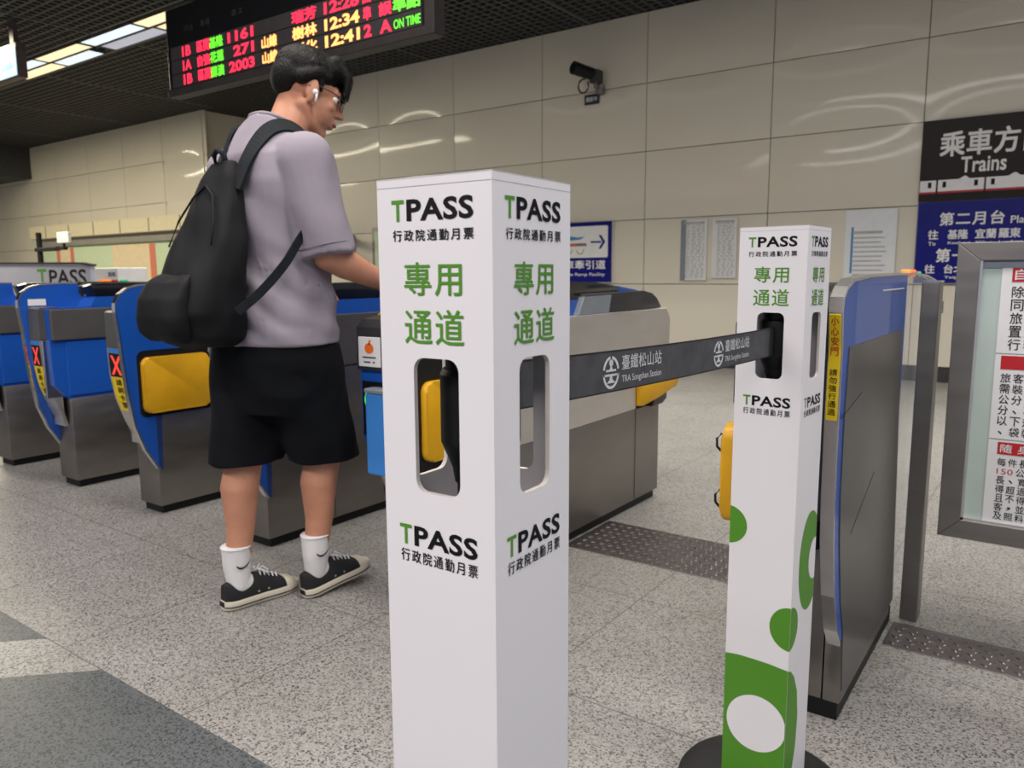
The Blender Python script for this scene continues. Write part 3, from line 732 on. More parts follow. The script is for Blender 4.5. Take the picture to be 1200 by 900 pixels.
# ------------------------------------------------------------------ notice stand at the right edge
def notice_stand():
    Y = 2.20; x0, x1, z0, z1 = -.2345, .395, .3270, 1.0700
    t = thing('notice_stand', 'steel framed notice stand with red headed paper notices at the right edge', 'notice stand', ((x0+x1)/2, Y, 0))
    fw_ = .049
    mb = MB()
    for pl in ([(x0, z0), (x0+fw_, z0+fw_), (x0+fw_, z1-.044), (x0, z1)], [(x1, z1), (x1-fw_, z1-.044), (x1-fw_, z0+fw_), (x1, z0)],
               [(x0, z1), (x0+fw_, z1-.044), (x1-fw_, z1-.044), (x1, z1)], [(x0, z0), (x1, z0), (x1-fw_, z0+fw_), (x0+fw_, z0+fw_)]):
        mb.prism(pl, 'Y', Y, Y+.035, .0015)
    mb.build('frame', M['steel_d'], t)
    mb = MB()
    for a in ((x0+fw_, x0+fw_+.006, z0+fw_, z1-.044), (x1-fw_-.006, x1-fw_, z0+fw_, z1-.044)): mb.box(a[0], a[1], Y+.004, Y+.02, a[2], a[3])
    mb.box(x0+fw_, x1-fw_, Y+.004, Y+.02, z0+fw_, z0+fw_+.006); mb.build('inner_bead', M['chrome'], t)
    mb = MB(); mb.box(x0+fw_-.004, x1-fw_+.004, Y+.012, Y+.030, z0+fw_-.004, z1-.040); mb.build('board', M['glassboard'], t)
    mb = MB(); mb.box(x0+fw_, x1-fw_, Y+.0085, Y+.012, z1-.062, z1-.044); mb.build('rail', M['grey_l'], t)
    px0, px1 = -.139, .300
    for (a, b_), red, lines, hdr in (((.8035, 1.0165), (.9745, 1.0100, -.118, 'mid'), ['除另有規定外', '同意旅客攜帶', '旅客自行車應', '置於攜車袋內', '行李不得占位'], '自行車須知'),
                          ((.5925, .8000), (.7645, .7975, -.127, ''), ['旅客攜帶之自行車', '需裝入攜車袋內', '公分以內，重量', '分、不得妨礙他人', '以下規定請遵守', '、袋裝完整'], ''),
                          ((.3815, .5890), (.5545, .5850, -.119, ''), ['每件長度不得', '150 公分以內', '長、寬、高合計', '得超過規定尺寸', '且不得妨礙旅', '客，並請妥善', '及照料物品'], '隨身攜帶')):
        mb = MB(); mb.box(px0, px1, Y+.0095, Y+.0125, a, b_); pp = mb.build('notice_sheet', M['paper'], t)
        mb = MB(); mb.box(red[2], .285, Y+.0088, Y+.0096, red[0], red[1]); mb.build('red_header', M['redink'], pp)
        fn = lambda u, v, h: Vector((u, Y+.0088-h, v))
        if hdr:
            L = Lettering(fn, .0003); ch = .024
            for i, c_ in enumerate(hdr): L.put(c_, red[2]+.006+.036*i, red[2]+.006+.036*i+ch, red[0]+.005, red[1]-.005, .01)
            L.build('lettering', M['print_w'], pp)
        n = len(lines); top = red[0]-.008; pitch = (top-a-.006)/n; L = Lettering(lambda u, v, h: Vector((u, Y+.0095-h, v)), .0004); LR = Lettering(lambda u, v, h: Vector((u, Y+.0095-h, v)), .0004)
        cs = min(pitch*.86, .029)
        for i, ln in enumerate(lines):
            L.new(); zz = top-pitch*(i+.93); u = red[2]+.002
            if ln.startswith('150'):
                LR.put('150', u, u+.034, zz+.002, zz+cs*.82); u += .040; ln = ln[4:]
            for c_ in ln:
                if c_ in '、，': L.put(c_, u+.004, u+.012, zz+.004, zz+.012, .01)
                else: L.put(c_, u, u+cs*.93, zz, zz+cs, .008)
                u += cs*1.16
        L.build('lettering', M['ink'], pp)
        if lines[1].startswith('150'): LR.build('lettering', M['redink'], pp)
    xm = (x0+x1)/2
    mb = MB(); mb.cyl((xm+.05, Y+.045, .02), (xm+.05, Y+.045, .9), .02); mb.build('post', M['steel'], t, 40)
    mb = MB(); mb.cyl((xm+.05, Y+.045, .0012), (xm+.05, Y+.045, .016), .15, .14, 40); mb.build('foot', M['steel_d'], t, 40)
notice_stand()

# ------------------------------------------------------------------ wall signs, papers, camera
YS = YW-.036
def wall_fn(y=YS-.012): return lambda u, v, h: Vector((u, y-h, v))
t = thing('direction_sign', 'dark brown wall sign with large white heading above a white train stripe', 'sign', (-.45, YS, 1.62))
mb = MB(); mb.box(-1.183, .17, YS-.012, YW-.029, 1.618, 2.316); mb.build('panel', M['sign_dark'], t)
L = Lettering(wall_fn(), .001); L.put('乘車方向', -1.035, -.255, 2.000, 2.205, .024, 1.05); L.new(); L.put('Trains', -.868, -.530, 1.850, 1.985, .018); L.build('lettering', M['sign_txt'], t)
L = Lettering(wall_fn(), .001); D = Lettering(wall_fn(), .002); Rr = Lettering(wall_fn(), .002)
for xa, xb in ((-1.178, -1.05), (-1.035, -.684), (-.670, -.315), (-.300, .05)):
    L.new(); Rr.new()
    if xa < -1.1: L.poly([(xa, 1.69), (xb, 1.69), (xb, 1.80), (xa, 1.80)])
    else: L.poly([(xa, 1.69), (xb, 1.69), (xb, 1.80), (xb-.11, 1.80), (xb-.14, 1.825), (xa+.20, 1.825), (xa+.16, 1.80), (xa, 1.80)])
    Rr.poly([(xa, 1.685), (xb, 1.685), (xb, 1.702), (xa, 1.702)])
    for d_ in ([xa+.05, xb-.06] if xa > -1.1 else [xb-.05]): D.new(); D.poly([(d_-.014, 1.735), (d_+.014, 1.735), (d_+.014, 1.785), (d_-.014, 1.785)])
L.build('train_stripe', M['white'], t); D.build('train_doors', M['ink'], t); Rr.build('train_skirt', M['redink'], t)
t = thing('platform_sign', 'dark blue wall sign listing platform destinations, under the brown sign', 'sign', (-.45, YS, .9))
mb = MB(); mb.box(-1.180, .17, YS-.012, YW-.029, .900, 1.610); mb.build('panel', M['sign_blue'], t)
L = Lettering(wall_fn(), .001)
L.put('第二月台', -1.000, -.515, 1.405, 1.515, .022, 1.15); L.new(); L.put('Platform 2', -.468, -.10, 1.405, 1.468, .012)
for s_, e_, xa in (('往', 'To', -1.085), ('基隆', 'Keelung', -.93), ('宜蘭', 'Yilan', -.72), ('羅東', 'Luodong', -.545), ('花蓮', 'Hualien', -.34)):
    L.new(); wd = .075*len(s_)+.004; L.put(s_, xa, xa+wd, 1.285, 1.365, .022); L.new(); L.put(e_, xa+.004, xa+.028*len(e_)*.8+.02, 1.232, 1.264, .012)
L.new(); L.put('第一月台', -1.010, -.52, 1.085, 1.200, .022, 1.15); L.new(); L.put('Platform 1', -.468, -.10, 1.09, 1.15, .012)
for s_, e_, xa in (('往', 'To', -1.095), ('台北', 'Taipei', -.94), ('板橋', 'Banqiao', -.72), ('桃園', 'Taoyuan', -.53)):
    L.new(); wd = .075*len(s_)+.004; L.put(s_, xa, xa+wd, .985, 1.060, .022); L.new(); L.put(e_, xa+.004, xa+.028*len(e_)*.8+.02, .932, .962, .012)
L.build('lettering', M['sign_txt'], t)
mb = MB(); mb.box(-1.184, -1.178, YS-.013, YW-.029, .90, 1.612); mb.build('edge_strip', M['grey_l'], t)
# bicycle ramp sign
t = thing('ramp_sign', 'blue framed white wall sign with a bicycle drawing and right arrow', 'sign', (-4.8, YS, .9))
mb = MB(); mb.box(-5.26, -4.297, YS-.012, YW-.029, .905, 1.586); mb.build('panel', M['sign_blue'], t)
L = Lettering(wall_fn(), .001); L.poly(rrect(-5.21, -4.335, 1.185, 1.545, .02)); L.build('white_field', M['white'], t)
L = Lettering(wall_fn(), .002)
L.poly([(-4.56, 1.352), (-4.42, 1.352), (-4.42, 1.372), (-4.56, 1.372)]); L.poly([(-4.455, 1.44), (-4.425, 1.44), (-4.368, 1.362), (-4.425, 1.284), (-4.455, 1.284), (-4.405, 1.362)]); L.build('arrow', M['sign_blue'], t)
L = Lettering(wall_fn(), .002)
for cx in (-5.02, -4.86, -4.70): L.new(); L.ring(cx, 1.275, .052, .052, .012, .012, 180, 372)
L.build('wheel_drawing', mat('olive', s2l(160, 170, 120), .5), t)
L = Lettering(wall_fn(), .002); L.poly([(-5.0, 1.40), (-4.84, 1.385), (-4.70, 1.395), (-4.64, 1.425), (-4.74, 1.42), (-4.86, 1.44), (-4.98, 1.47)]); L.build('rider_drawing', mat('skyb', s2l(60, 140, 190), .5), t)
L = Lettering(wall_fn(), .002); L.poly([(-5.0, 1.315), (-4.76, 1.318), (-4.76, 1.352), (-5.0, 1.35)]); L.build('frame_drawing', mat('rust', s2l(196, 110, 84), .5), t)
L = Lettering(wall_fn(), .002); L.poly([(-4.76, 1.318), (-4.61, 1.320), (-4.62, 1.352), (-4.76, 1.352)]); L.build('frame_drawing', mat('mauve', s2l(140, 105, 110), .5), t)
L = Lettering(wall_fn(), .001); L.put('自行車牽引道', -5.17, -4.365, 1.055, 1.155, .02, 1.06); L.new(); L.put('Bicycle Ramp Facility', -5.0, -4.37, .965, 1.01, .01); L.build('lettering', M['sign_txt'], t)
# papers
def wall_paper(x0, x1, z0, z1, label, m_, style, name='timetable_sheet', group=None):
    t = thing(name, label, 'notice', ((x0+x1)/2, YS, z0), group)
    mb = MB(); mb.box(x0, x1, YS-.003, YW-.030, z0, z1); mb.build('sheet', m_, t)
    L = Lettering(wall_fn(YS-.003), .001); wd = x1-x0
    if style == 'table':
        z = z1-.05
        L.poly([(x0+.03, z+.005), (x1-.03, z+.005), (x1-.03, z+.03), (x0+.03, z+.03)])
        rnd = random.Random(int(abs(x0)*100))
        while z > z0+.03:
            a = x0+.20*wd
            while a < x1-.06*wd:
                ln = rnd.uniform(.04, .10)*wd/.3*.6
                L.poly([(a, z-.010), (min(a+ln, x1-.03), z-.010), (min(a+ln, x1-.03), z), (a, z)]); a += ln+.018
            z -= .022
    else:
        for k in range(10):
            z = z1-.22-.043*k; rnd = random.Random(k)
            L.poly([(x0+.08, z), (x1-.07-rnd.uniform(0, .06), z), (x1-.07-rnd.uniform(0, .06), z+.013+(.012 if k == 0 else 0)), (x0+.08, z+.013+(.012 if k == 0 else 0))])
    L.build('print_lines', M['paper_txt'], t)
    return t
wall_paper(-3.456, -3.160, .925, 1.560, 'left of two grey timetable sheets on the cream wall above the belt', M['paper'], 'table')
wall_paper(-3.100, -2.840, .950, 1.560, 'right of two grey timetable sheets on the cream wall, beside the bubble print cover', M['paper'], 'table')
mb = MB()
for xa in (-3.44, -3.085):
    pass
mb.bm.free()
mb = MB(); mb.box(-3.455, -3.395, YS-.0035, YS-.0028, .925, 1.56); ob = [o for o in C.objects if o.name.startswith('timetable_sheet')][0]; mb.build('side_margin', M['grey_l'], ob)
t = wall_paper(-1.790, -1.345, .925, 1.575, 'notice sheet with blue left stripe on the wall, behind the right gate', M['paper_b'], 'lines', 'notice_sheet')
mb = MB(); mb.box(-1.735, -1.715, YS-.0045, YS-.0028, .99, 1.42); mb.build('blue_stripe', mat('stripe', s2l(70, 130, 180), .5), t)
# framed board mostly hidden by the nearest cover
t = thing('framed_board', 'framed wall board, only its left edge visible behind the nearest cover', 'notice board', (-7.4, YS, .8))
mb = MB(); mb.box(-8.12, -6.8, YS-.02, YW-.029, .74, 1.66); mb.build('frame', M['steel_d'], t)
mb = MB(); mb.box(-8.07, -6.85, YS-.024, YS-.019, .79, 1.61); mb.build('sheet', M['poster_g'], t)
# twin black fitting on the wall
t = thing('wall_fitting', "small black twin fitting on the wall, beyond the person's forearm", 'wall fitting', (-8.5, YW-.02, 1.25))
mb = MB(); mb.box(-8.66, -8.50, YW-.05, YW-.029, 1.22, 1.58, .01); mb.build('back_plate', M['grey_l'], t)
mb = MB(); mb.cyl((-8.58, YW-.05, 1.50), (-8.40, YW-.34, 1.53), .055, .07, 20); mb.build('spot_head', M['blk'], t, 40)
mb = MB(); mb.cyl((-8.58, YW-.05, 1.30), (-8.46, YW-.30, 1.29), .06, .085, 20); mb.build('spot_head', M['blk'], t, 40)
# surveillance camera
t = thing('security_camera', 'black security camera on a bracket high on the cream wall', 'security camera', (-4.66, YW-.03, 3.0))
mb = MB(); mb.cyl((-4.44, YW-.13, 3.165), (-4.60, YW-.40, 3.225), .062, .070, 24); mb.build('body', M['blk'], t, 40)
mb = MB(); mb.box(-4.50, -4.385, YW-.22, YW-.10, 3.08, 3.22, .015); mb.build('rear_housing', M['grey_d'], t)
mb = MB(); mb.cyl((-4.597, YW-.395, 3.224), (-4.605, YW-.41, 3.227), .050, .050, 24); mb.build('lens', M['blkgloss'], t, 40)
mb = MB(); mb.box(-4.48, -4.40, YW-.12, YW-.029, 2.98, 3.08, .008); mb.box(-4.465, -4.425, YW-.18, YW-.10, 3.03, 3.12, .006); mb.build('bracket', M['steel_d'], t)
mb = MB(); mb.tube([(-4.57+.065*math.cos(a), YW-.22, 3.06+.075*math.sin(a)) for a in [math.radians(q) for q in range(70, 400, 20)]], .010, 8); mb.build('cable', M['grey_d'], t, True)
t = thing('name_plate', 'small dark blue plate on the wall just below the security camera', 'sign', (-4.57, YW-.03, 2.89))
mb = MB(); mb.box(-4.665, -4.475, YW-.036, YW-.029, 2.895, 3.005, .004); mb.build('plate', mat('navy', s2l(24, 26, 52), .4), t)
L = Lettering(wall_fn(YW-.036), .001); L.put('錄影中', -4.64, -4.50, 2.925, 2.978, .012); L.build('lettering', M['sign_txt'], t)

# ------------------------------------------------------------------ hanging departure board
def departure_board():
    x0, x1, z0, z1, Y0, Y1 = -4.91, -2.615, 2.165, 2.70, 2.99, 3.06
    t = thing('departure_board', 'black hanging departure board with red and green train times above the gates', 'departure board', ((x0+x1)/2, 3.08, z0))
    mb = MB(); mb.box(x0, x1, Y0, Y1, z0, z1, .008); mb.build('case', M['disp'], t)
    mb = MB(); mb.box(x0-.012, x1+.012, Y0-.008, Y1+.008, z0-.006, z0+.040, .004); mb.box(x1-.05, x1+.014, Y0-.006, Y1+.006, z0, z1, .004); mb.build('frame_trim', M['disp_fr'], t)
    mb = MB()
    for z in (2.385, 2.300, 2.215): mb.box(x0+.045, x1-.07, Y0-.002, Y0+.002, z-.004, z+.076)
    mb.build('screen_rows', M['led_row'], t)
    for side in (0, 1):
        fn = (lambda u, v, h: Vector((u, Y0-.002-h, v))) if side == 0 else (lambda u, v, h: Vector((x0+x1-u, Y1+h, v)))
        Rd, Or, Gr, Gh = (Lettering(fn, .002) for _ in range(4))
        h = .062
        rows = [(2.388, ['1B', '區間', '基隆', '1161', None, '瑞芳', '12:28', '自', None, None]),
                (2.303, ['1A', '自強', '花蓮', '271', '山線', '樹林', '12:34', '準', '誤', '準點']),
                (2.218, ['1B', '區間', '蘇澳', '2003', '山線', '彰化', '12:41', '2', 'A', 'ON TIME'])]
        spans = [(-4.735, -4.640), (-4.570, -4.440), (-4.435, -4.300), (-4.250, -4.000), (-3.925, -3.790), (-3.650, -3.450), (-3.385, -3.115), (-3.085, -3.015), (-2.97, -2.885), (-2.872, -2.690)]
        for z, items in rows:
            for (a, b_), s_, i in zip(spans, items, range(10)):
                if s_ is None: continue
                if s_ == '271': a = -4.20
                L = Gr if i in (2, 9) else (Or if (i in (4,) or (i in (5, 6) and z < 2.38)) else Rd)
                L.new()
                if i == 9 and s_ == 'ON TIME': L.put(s_, a, b_, z+.004, z+h-.012, .02)
                elif i == 7 and len(s_) == 1: L.put(s_, a, a+.055, z, z+h, .035)
                else: L.put(s_, a, b_, z, z+h, .035)
        Gh.put('月台', -4.70, -4.60, 2.53, 2.57); Gh.new(); Gh.put('車種', -4.52, -4.42, 2.53, 2.57); Gh.new(); Gh.put('車次', -4.2, -4.09, 2.53, 2.57); Gh.new(); Gh.put('時刻', -3.32, -3.2, 2.53, 2.57)
        Rd.build('lettering', M['led_r'], t, 'glowing red characters'); Or.build('lettering', M['led_o'], t, 'glowing orange characters'); Gr.build('lettering', M['led_g'], t, 'glowing green characters')
        Gh.build('lettering', M['led_row'], t)
    mb = MB()
    for xx in (-4.4, -3.1): mb.cyl((xx, 3.025, z1-.005), (xx, 3.025, ZC), .02, seg=16)
    mb.build('hanger', M['blk'], t)
departure_board()
# small lit sign hanging at the left edge
t = thing('hanging_sign', 'small lit turquoise sign on a brown hanging rod at the left edge', 'hanging sign', (-9.8, 4.05, 3.15))
mb = MB(); mb.box(-10.3, -9.45, 4.0, 4.10, 3.155, 3.52, .01); mb.build('case', M['brown'], t)
mb = MB(); mb.box(-10.28, -9.47, 3.992, 4.002, 3.175, 3.465); mb.build('screen', M['hangscr'], t)
L = Lettering(lambda u, v, h: Vector((u, 3.992-h, v)), .002); L.put('出口 Exit', -10.22, -9.55, 3.25, 3.36, .02); L.build('lettering', M['hangtxt'], t)
mb = MB(); mb.box(-9.66, -9.57, 4.03, 4.08, 3.515, ZC); mb.build('rod', M['brown'], t)

# ------------------------------------------------------------------ far left background
t = thing('map_board', 'long pale green map board on the far left wall with peach columns', 'map board', (-16.0, YS, .75))
mb = MB(); mb.box(-18.2, -12.4, YS-.03, YW-.029, .72, 1.64); mb.build('panel', M['poster_g'], t)
mb = MB()
for a, b_ in ((-17.6, -17.45), (-17.0, -16.85), (-13.95, -13.75)): mb = MB(); mb.box(a, b_, YS-.034, YS-.029, .75, 1.60); mb.build('map_line', M['poster_r'], t)
mb = MB()
for a, b_ in ((-17.45, -17.0), (-15.3, -13.95)): mb = MB(); mb.box(a, b_, YS-.034, YS-.029, .75, 1.62); mb.build('map_field', M['poster_p'], t)
t = thing('header_box', 'beige panelled header box above the pale green map board', 'header box', (-16, YS, 1.7))
mb = MB(); mb.box(-18.35, -12.35, YS-.22, YW-.029, 1.80, 2.06, .01); mb.build('fascia', M['beige'], t)
mb = MB(); mb.box(-18.35, -12.35, YS-.10, YW-.029, 1.64, 1.80); mb.build('grey_rail', M['grey_m'], t)  # grey strip between the header fascia and the map board
mb = MB()
for k in range(6): mb = MB(); mb.box(-17.6+1.0*k, -17.57+1.0*k, YS-.226, YS-.21, 1.81, 2.05); mb.build('divider', M['grey_m'], t)
t = thing('low_banner', 'low pale lilac banner stand with lettering behind the left gates', 'banner', (-10.6, 4.55, 0))
mb = MB(); mb.prism([(-12.3, .25), (-9.27, .25), (-9.27, 1.125), (-9.5, 1.15), (-12.3, 1.185)], 'Y', 4.5, 4.56, .004); mb.build('panel', M['banner'], t)
mb = MB(); mb.prism([(-12.32, 1.185), (-9.5, 1.15), (-9.25, 1.122), (-9.25, 1.142), (-9.5, 1.170), (-12.32, 1.205)], 'Y', 4.49, 4.57); mb.build('top_rail', M['disp_fr'], t)
fn = lambda u, v, h: Vector((u, 4.5-h, v))
L = Lettering(fn, .001); L.put('T', -10.62, -10.36, .90, 1.10, .02); L.build('lettering', M['green'], t)
L = Lettering(fn, .001); L.put('PASS', -10.30, -9.36, .90, 1.09, .02); L.build('lettering', M['ink'], t)
mb = MB(); mb.box(-12.0, -11.9, 4.45, 4.61, .001, .26); mb.box(-9.6, -9.5, 4.45, 4.61, .001, .26); mb.build('foot', M['steel_d'], t)
t = thing('white_cabinet', 'small white cabinet with blue print beside the low banner', 'cabinet', (-8.9, 4.6, 0))
mb = MB(); mb.box(-9.16, -8.66, 4.5, 4.85, .06, 1.100, .01); mb.build('body', M['white'], t)
mb = MB(); mb.box(-9.12, -8.70, 4.54, 4.81, .001, .07); mb.build('plinth', M['blk'], t)
L = Lettering(fn, .001); L.put('服務', -8.86, -8.70, 1.0, 1.05, .01); L.build('lettering', M['sign_blue'], t)
t = thing('monitor_stand', 'black pole stand with crossbar behind the low banner, far left', 'monitor stand', (-12.9, 5.6, 0))
mb = MB(); mb.cyl((-13.05, 5.6, .02), (-13.05, 5.6, 1.68), .04, seg=16); mb.build('pole', M['blk'], t)
mb = MB(); mb.box(-13.15, -12.45, 5.56, 5.64, 1.39, 1.45, .01); mb.build('crossbar', M['blk'], t)
mb = MB(); mb.box(-12.40, -12.05, 5.57, 5.62, 1.50, 1.66, .01); mb.build('screen', M['white'], t)
mb = MB(); mb.cyl((-12.25, 5.6, 1.42), (-12.25, 5.6, 1.52), .02, seg=12); mb.box(-12.50, -12.2, 5.57, 5.63, 1.40, 1.44); mb.build('arm', M['blk'], t)
mb = MB(); mb.cyl((-13.05, 5.6, .001), (-13.05, 5.6, .03), .25, seg=32); mb.build('foot', M['blk'], t)

# ------------------------------------------------------------------ the walking person
def organic(name, build, voxel, its, m_, parent, noise=None):
    """overlapping closed shapes fused into one continuous surface"""
    mb = MB(); build(mb)
    bmesh.ops.recalc_face_normals(mb.bm, faces=mb.bm.faces)
    me = bpy.data.meshes.new('tmp'); mb.bm.to_mesh(me); mb.bm.free()
    ob = bpy.data.objects.new('tmp', me); C.objects.link(ob)
    md = ob.modifiers.new('r', 'REMESH'); md.mode = 'VOXEL'; md.voxel_size = voxel; md.use_smooth_shade = True
    if its:
        s_ = ob.modifiers.new('s', 'SMOOTH'); s_.factor = .5; s_.iterations = its
    dg = bpy.context.evaluated_depsgraph_get(); out = bpy.data.meshes.new_from_object(ob.evaluated_get(dg)); out.name = name
    bpy.data.objects.remove(ob); bpy.data.meshes.remove(me)
    if noise:
        for v in out.vertices: v.co += v.normal*noise(v.co)
    out.materials.clear(); out.materials.append(m_)
    for p in out.polygons: p.use_smooth = True; p.material_index = 0
    o = bpy.data.objects.new(name, out); C.objects.link(o)
    if parent is not None: o.parent = parent; out.transform(Matrix.Translation(-wloc(parent)))
    return o
def limb(mb, *nodes, seg=20):
    """chain of (point, radius): tapered capsules"""
    for (p0, r0), (p1, r1) in zip(nodes, nodes[1:]):
        mb.cyl(p0, p1, r0, r1, seg); mb.sphere(p0, r0, seg=seg); mb.sphere(p1, r1, seg=seg)
def oval(c, a, b_, n=32, rz=0., tilt=0.):
    """horizontal super-oval ring: a along X, b along Y, turned by rz, tilted about X"""
    r = []
    for k in range(n):
        t = 2*math.pi*k/n; x = a*math.copysign(abs(math.cos(t))**.85, math.cos(t)); y = b_*math.copysign(abs(math.sin(t))**.85, math.sin(t))
        r.append((c[0]+x*math.cos(rz)-y*math.sin(rz), c[1]+x*math.sin(rz)+y*math.cos(rz), c[2]+math.tan(tilt)*y))
    return r
V3 = Vector
person = thing('person', 'person in grey tee and black shorts, seen from behind, walking into the gate lane', 'person', (-1.93, 1.47, 0))
HY = math.radians(-28)                       # head turned to the person's right
HC = V3((-1.898, 1.604, 1.535))              # head centre
hrot = Matrix.Rotation(HY, 4, 'Z') @ Matrix.Rotation(math.radians(-20), 4, 'X')
def hp(x, y, z): return HC+(hrot @ V3((x, y, z)))            # x right, y face forward, z up
LHIP, LKNE, LANK = V3((-2.005, 1.440, .84)), V3((-2.005, 1.395, .475)), V3((-2.005, 1.340, .105))
RHIP, RKNE, RANK = V3((-1.83, 1.47, .84)), V3((-1.858, 1.575, .47)), V3((-1.868, 1.530, .115))
RSH, REL, RWR = V3((-1.745, 1.455, 1.315)), V3((-1.705, 1.485, 1.055)), V3((-1.668, 1.665, .978))
LSH, LEL, LWR = V3((-2.095, 1.470, 1.315)), V3((-2.125, 1.490, 1.065)), V3((-2.085, 1.680, .975))
def hand(mb, wr, d, n, side):
    """wr wrist, d direction of the fingers, n back-of-hand normal, side +1 thumb on the +cross side"""
    d = d.normalized(); n = (n-d*n.dot(d)).normalized(); s_ = d.cross(n)*side
    mb.cyl(wr-d*.01, wr+d*.03, .021, .022, 16)
    rot = Matrix((s_, d, n)).transposed().to_4x4()
    mb.sphere(wr+d*.052, (.036, .047, .015), rot)
    for k, (off, L_) in enumerate(((.027, .068), (.009, .078), (-.009, .072), (-.026, .056))):
        p = wr+d*.085+s_*off; r = .0082-(.001 if k == 3 else 0)
        q1 = p+d*L_*.45-n*L_*.10; q2 = q1+d*L_*.30-n*L_*.20; q3 = q2+d*L_*.14-n*L_*.20
        limb(mb, (p-d*.02, r+.001), (q1, r), (q2, r*.92), (q3, r*.82), seg=12)
    b0 = wr+d*.020+s_*.026; b1 = b0+d*.030+s_*.024-n*.008; b2 = b1+d*.028+s_*.006-n*.010
    limb(mb, (b0, .012), (b1, .0095), (b2, .008), seg=12)
def body(mb):
    # legs
    for hip, kn, an in ((LHIP, LKNE, LANK), (RHIP, RKNE, RANK)):
        limb(mb, (hip, .085), (kn+V3((0, 0, .05)), .058), (kn, .054))
        mid = kn.lerp(an, .30)+V3((0, -.014, 0))
        limb(mb, (kn, .053), (mid, .056), (kn.lerp(an, .62), .043), (an, .033))
    for an, dr in ((LANK, V3((.03, .98, 0))), (RANK, V3((.04, .98, .12)))):
        dr = dr.normalized(); limb(mb, (an+V3((0, 0, -.02)), .030), (an-dr*.015+V3((0, 0, -.060)), .022), (an+dr*.06+V3((0, 0, -.062)), .020), (an+dr*.13+V3((0, 0, -.070)), .014))
    # trunk
    mb.loft([oval((-1.92, 1.455, .76), .14, .10), oval((-1.92, 1.455, .85), .16, .11), oval((-1.92, 1.47, 1.0), .14, .095), oval((-1.92, 1.465, 1.18), .165, .105), oval((-1.92, 1.465, 1.30), .170, .09), oval((-1.92, 1.475, 1.38), .11, .07)])
    limb(mb, (RSH, .06), (V3((-1.92, 1.48, 1.36)), .06), (LSH, .06))
    limb(mb, (V3((-1.918, 1.490, 1.34)), .066), (V3((-1.912, 1.530, 1.43)), .058), (hp(0, -.025, -.05), .058))
    # arms
    for sh, el, wr in ((RSH, REL, RWR), (LSH, LEL, LWR)):
        limb(mb, (sh, .055), (el, .042)); limb(mb, (el, .042), (el.lerp(wr, .3), .044), (wr, .026))
    hand(mb, RWR, V3((.02, .9, -.42)), V3((.25, .35, .9)), -1)
    hand(mb, LWR, V3((.05, .95, -.25)), V3((-.25, .2, .9)), 1)
    # head: skull, jaw, nose, brow, ears
    mb.sphere(hp(0, -.012, .030), (.074, .092, .082), hrot)
    mb.sphere(hp(0, .030, -.030), (.060, .062, .075), hrot)
    limb(mb, (hp(0, .058, -.095), .024), (hp(-.03, .02, -.08), .026), (hp(-.052, -.02, -.05), .024)); limb(mb, (hp(0, .058, -.095), .024), (hp(.03, .02, -.08), .026), (hp(.052, -.02, -.05), .024))
    limb(mb, (hp(0, .083, .018), .0095), (hp(0, .100, -.018), .0125)); mb.sphere(hp(0, .106, -.024), (.013, .012, .010), hrot); mb.sphere(hp(.012, .094, -.026), .009); mb.sphere(hp(-.012, .094, -.026), .009)
    limb(mb, (hp(-.035, .072, .028), .012), (hp(0, .080, .028), .012), (hp(.035, .072, .028), .012))
    mb.sphere(hp(.040, .060, -.020), (.018, .016, .016), hrot); mb.sphere(hp(-.040, .060, -.020), (.018, .016, .016), hrot)
    limb(mb, (hp(-.020, .082, -.052), .008), (hp(0, .090, -.050), .009), (hp(.020, .082, -.052), .008)); limb(mb, (hp(-.016, .080, -.063), .008), (hp(0, .087, -.064), .010), (hp(.016, .080, -.063), .008))
    for s_ in (1, -1):
        mb.sphere(hp(.078*s_, -.006, -.002), (.008, .019, .031), hrot @ Matrix.Rotation(-.25*s_, 4, 'Z')); mb.sphere(hp(.076*s_, -.004, -.028), (.007, .010, .012), hrot)
bo = organic('body', body, .0042, 3, M['skin'], person)
# facial details
for s_ in (1, -1):
    mb = MB(); mb.sphere(hp(.031*s_, .070, .008), .0115); mb.build('eye', M['eye_w'], person, True)
    mb = MB(); mb.sphere(hp(.033*s_, .0785, .007), .0055); mb.build('iris', M['blk'], person, True)
    mb = MB(); mb.tube([hp(.014*s_, .088, .034), hp(.032*s_, .085, .040), hp(.052*s_, .070, .034)], [.003, .0038, .002], 8); mb.build('eyebrow', M['hair'], person, True)
mb = MB(); mb.tube([hp(-.022, .088, -.057), hp(-.010, .098, -.056), hp(0, .1005, -.0565), hp(.010, .098, -.056), hp(.022, .088, -.057)], [.002, .0042, .0045, .0042, .002], 8); mb.build('lips', M['lips'], person, True)
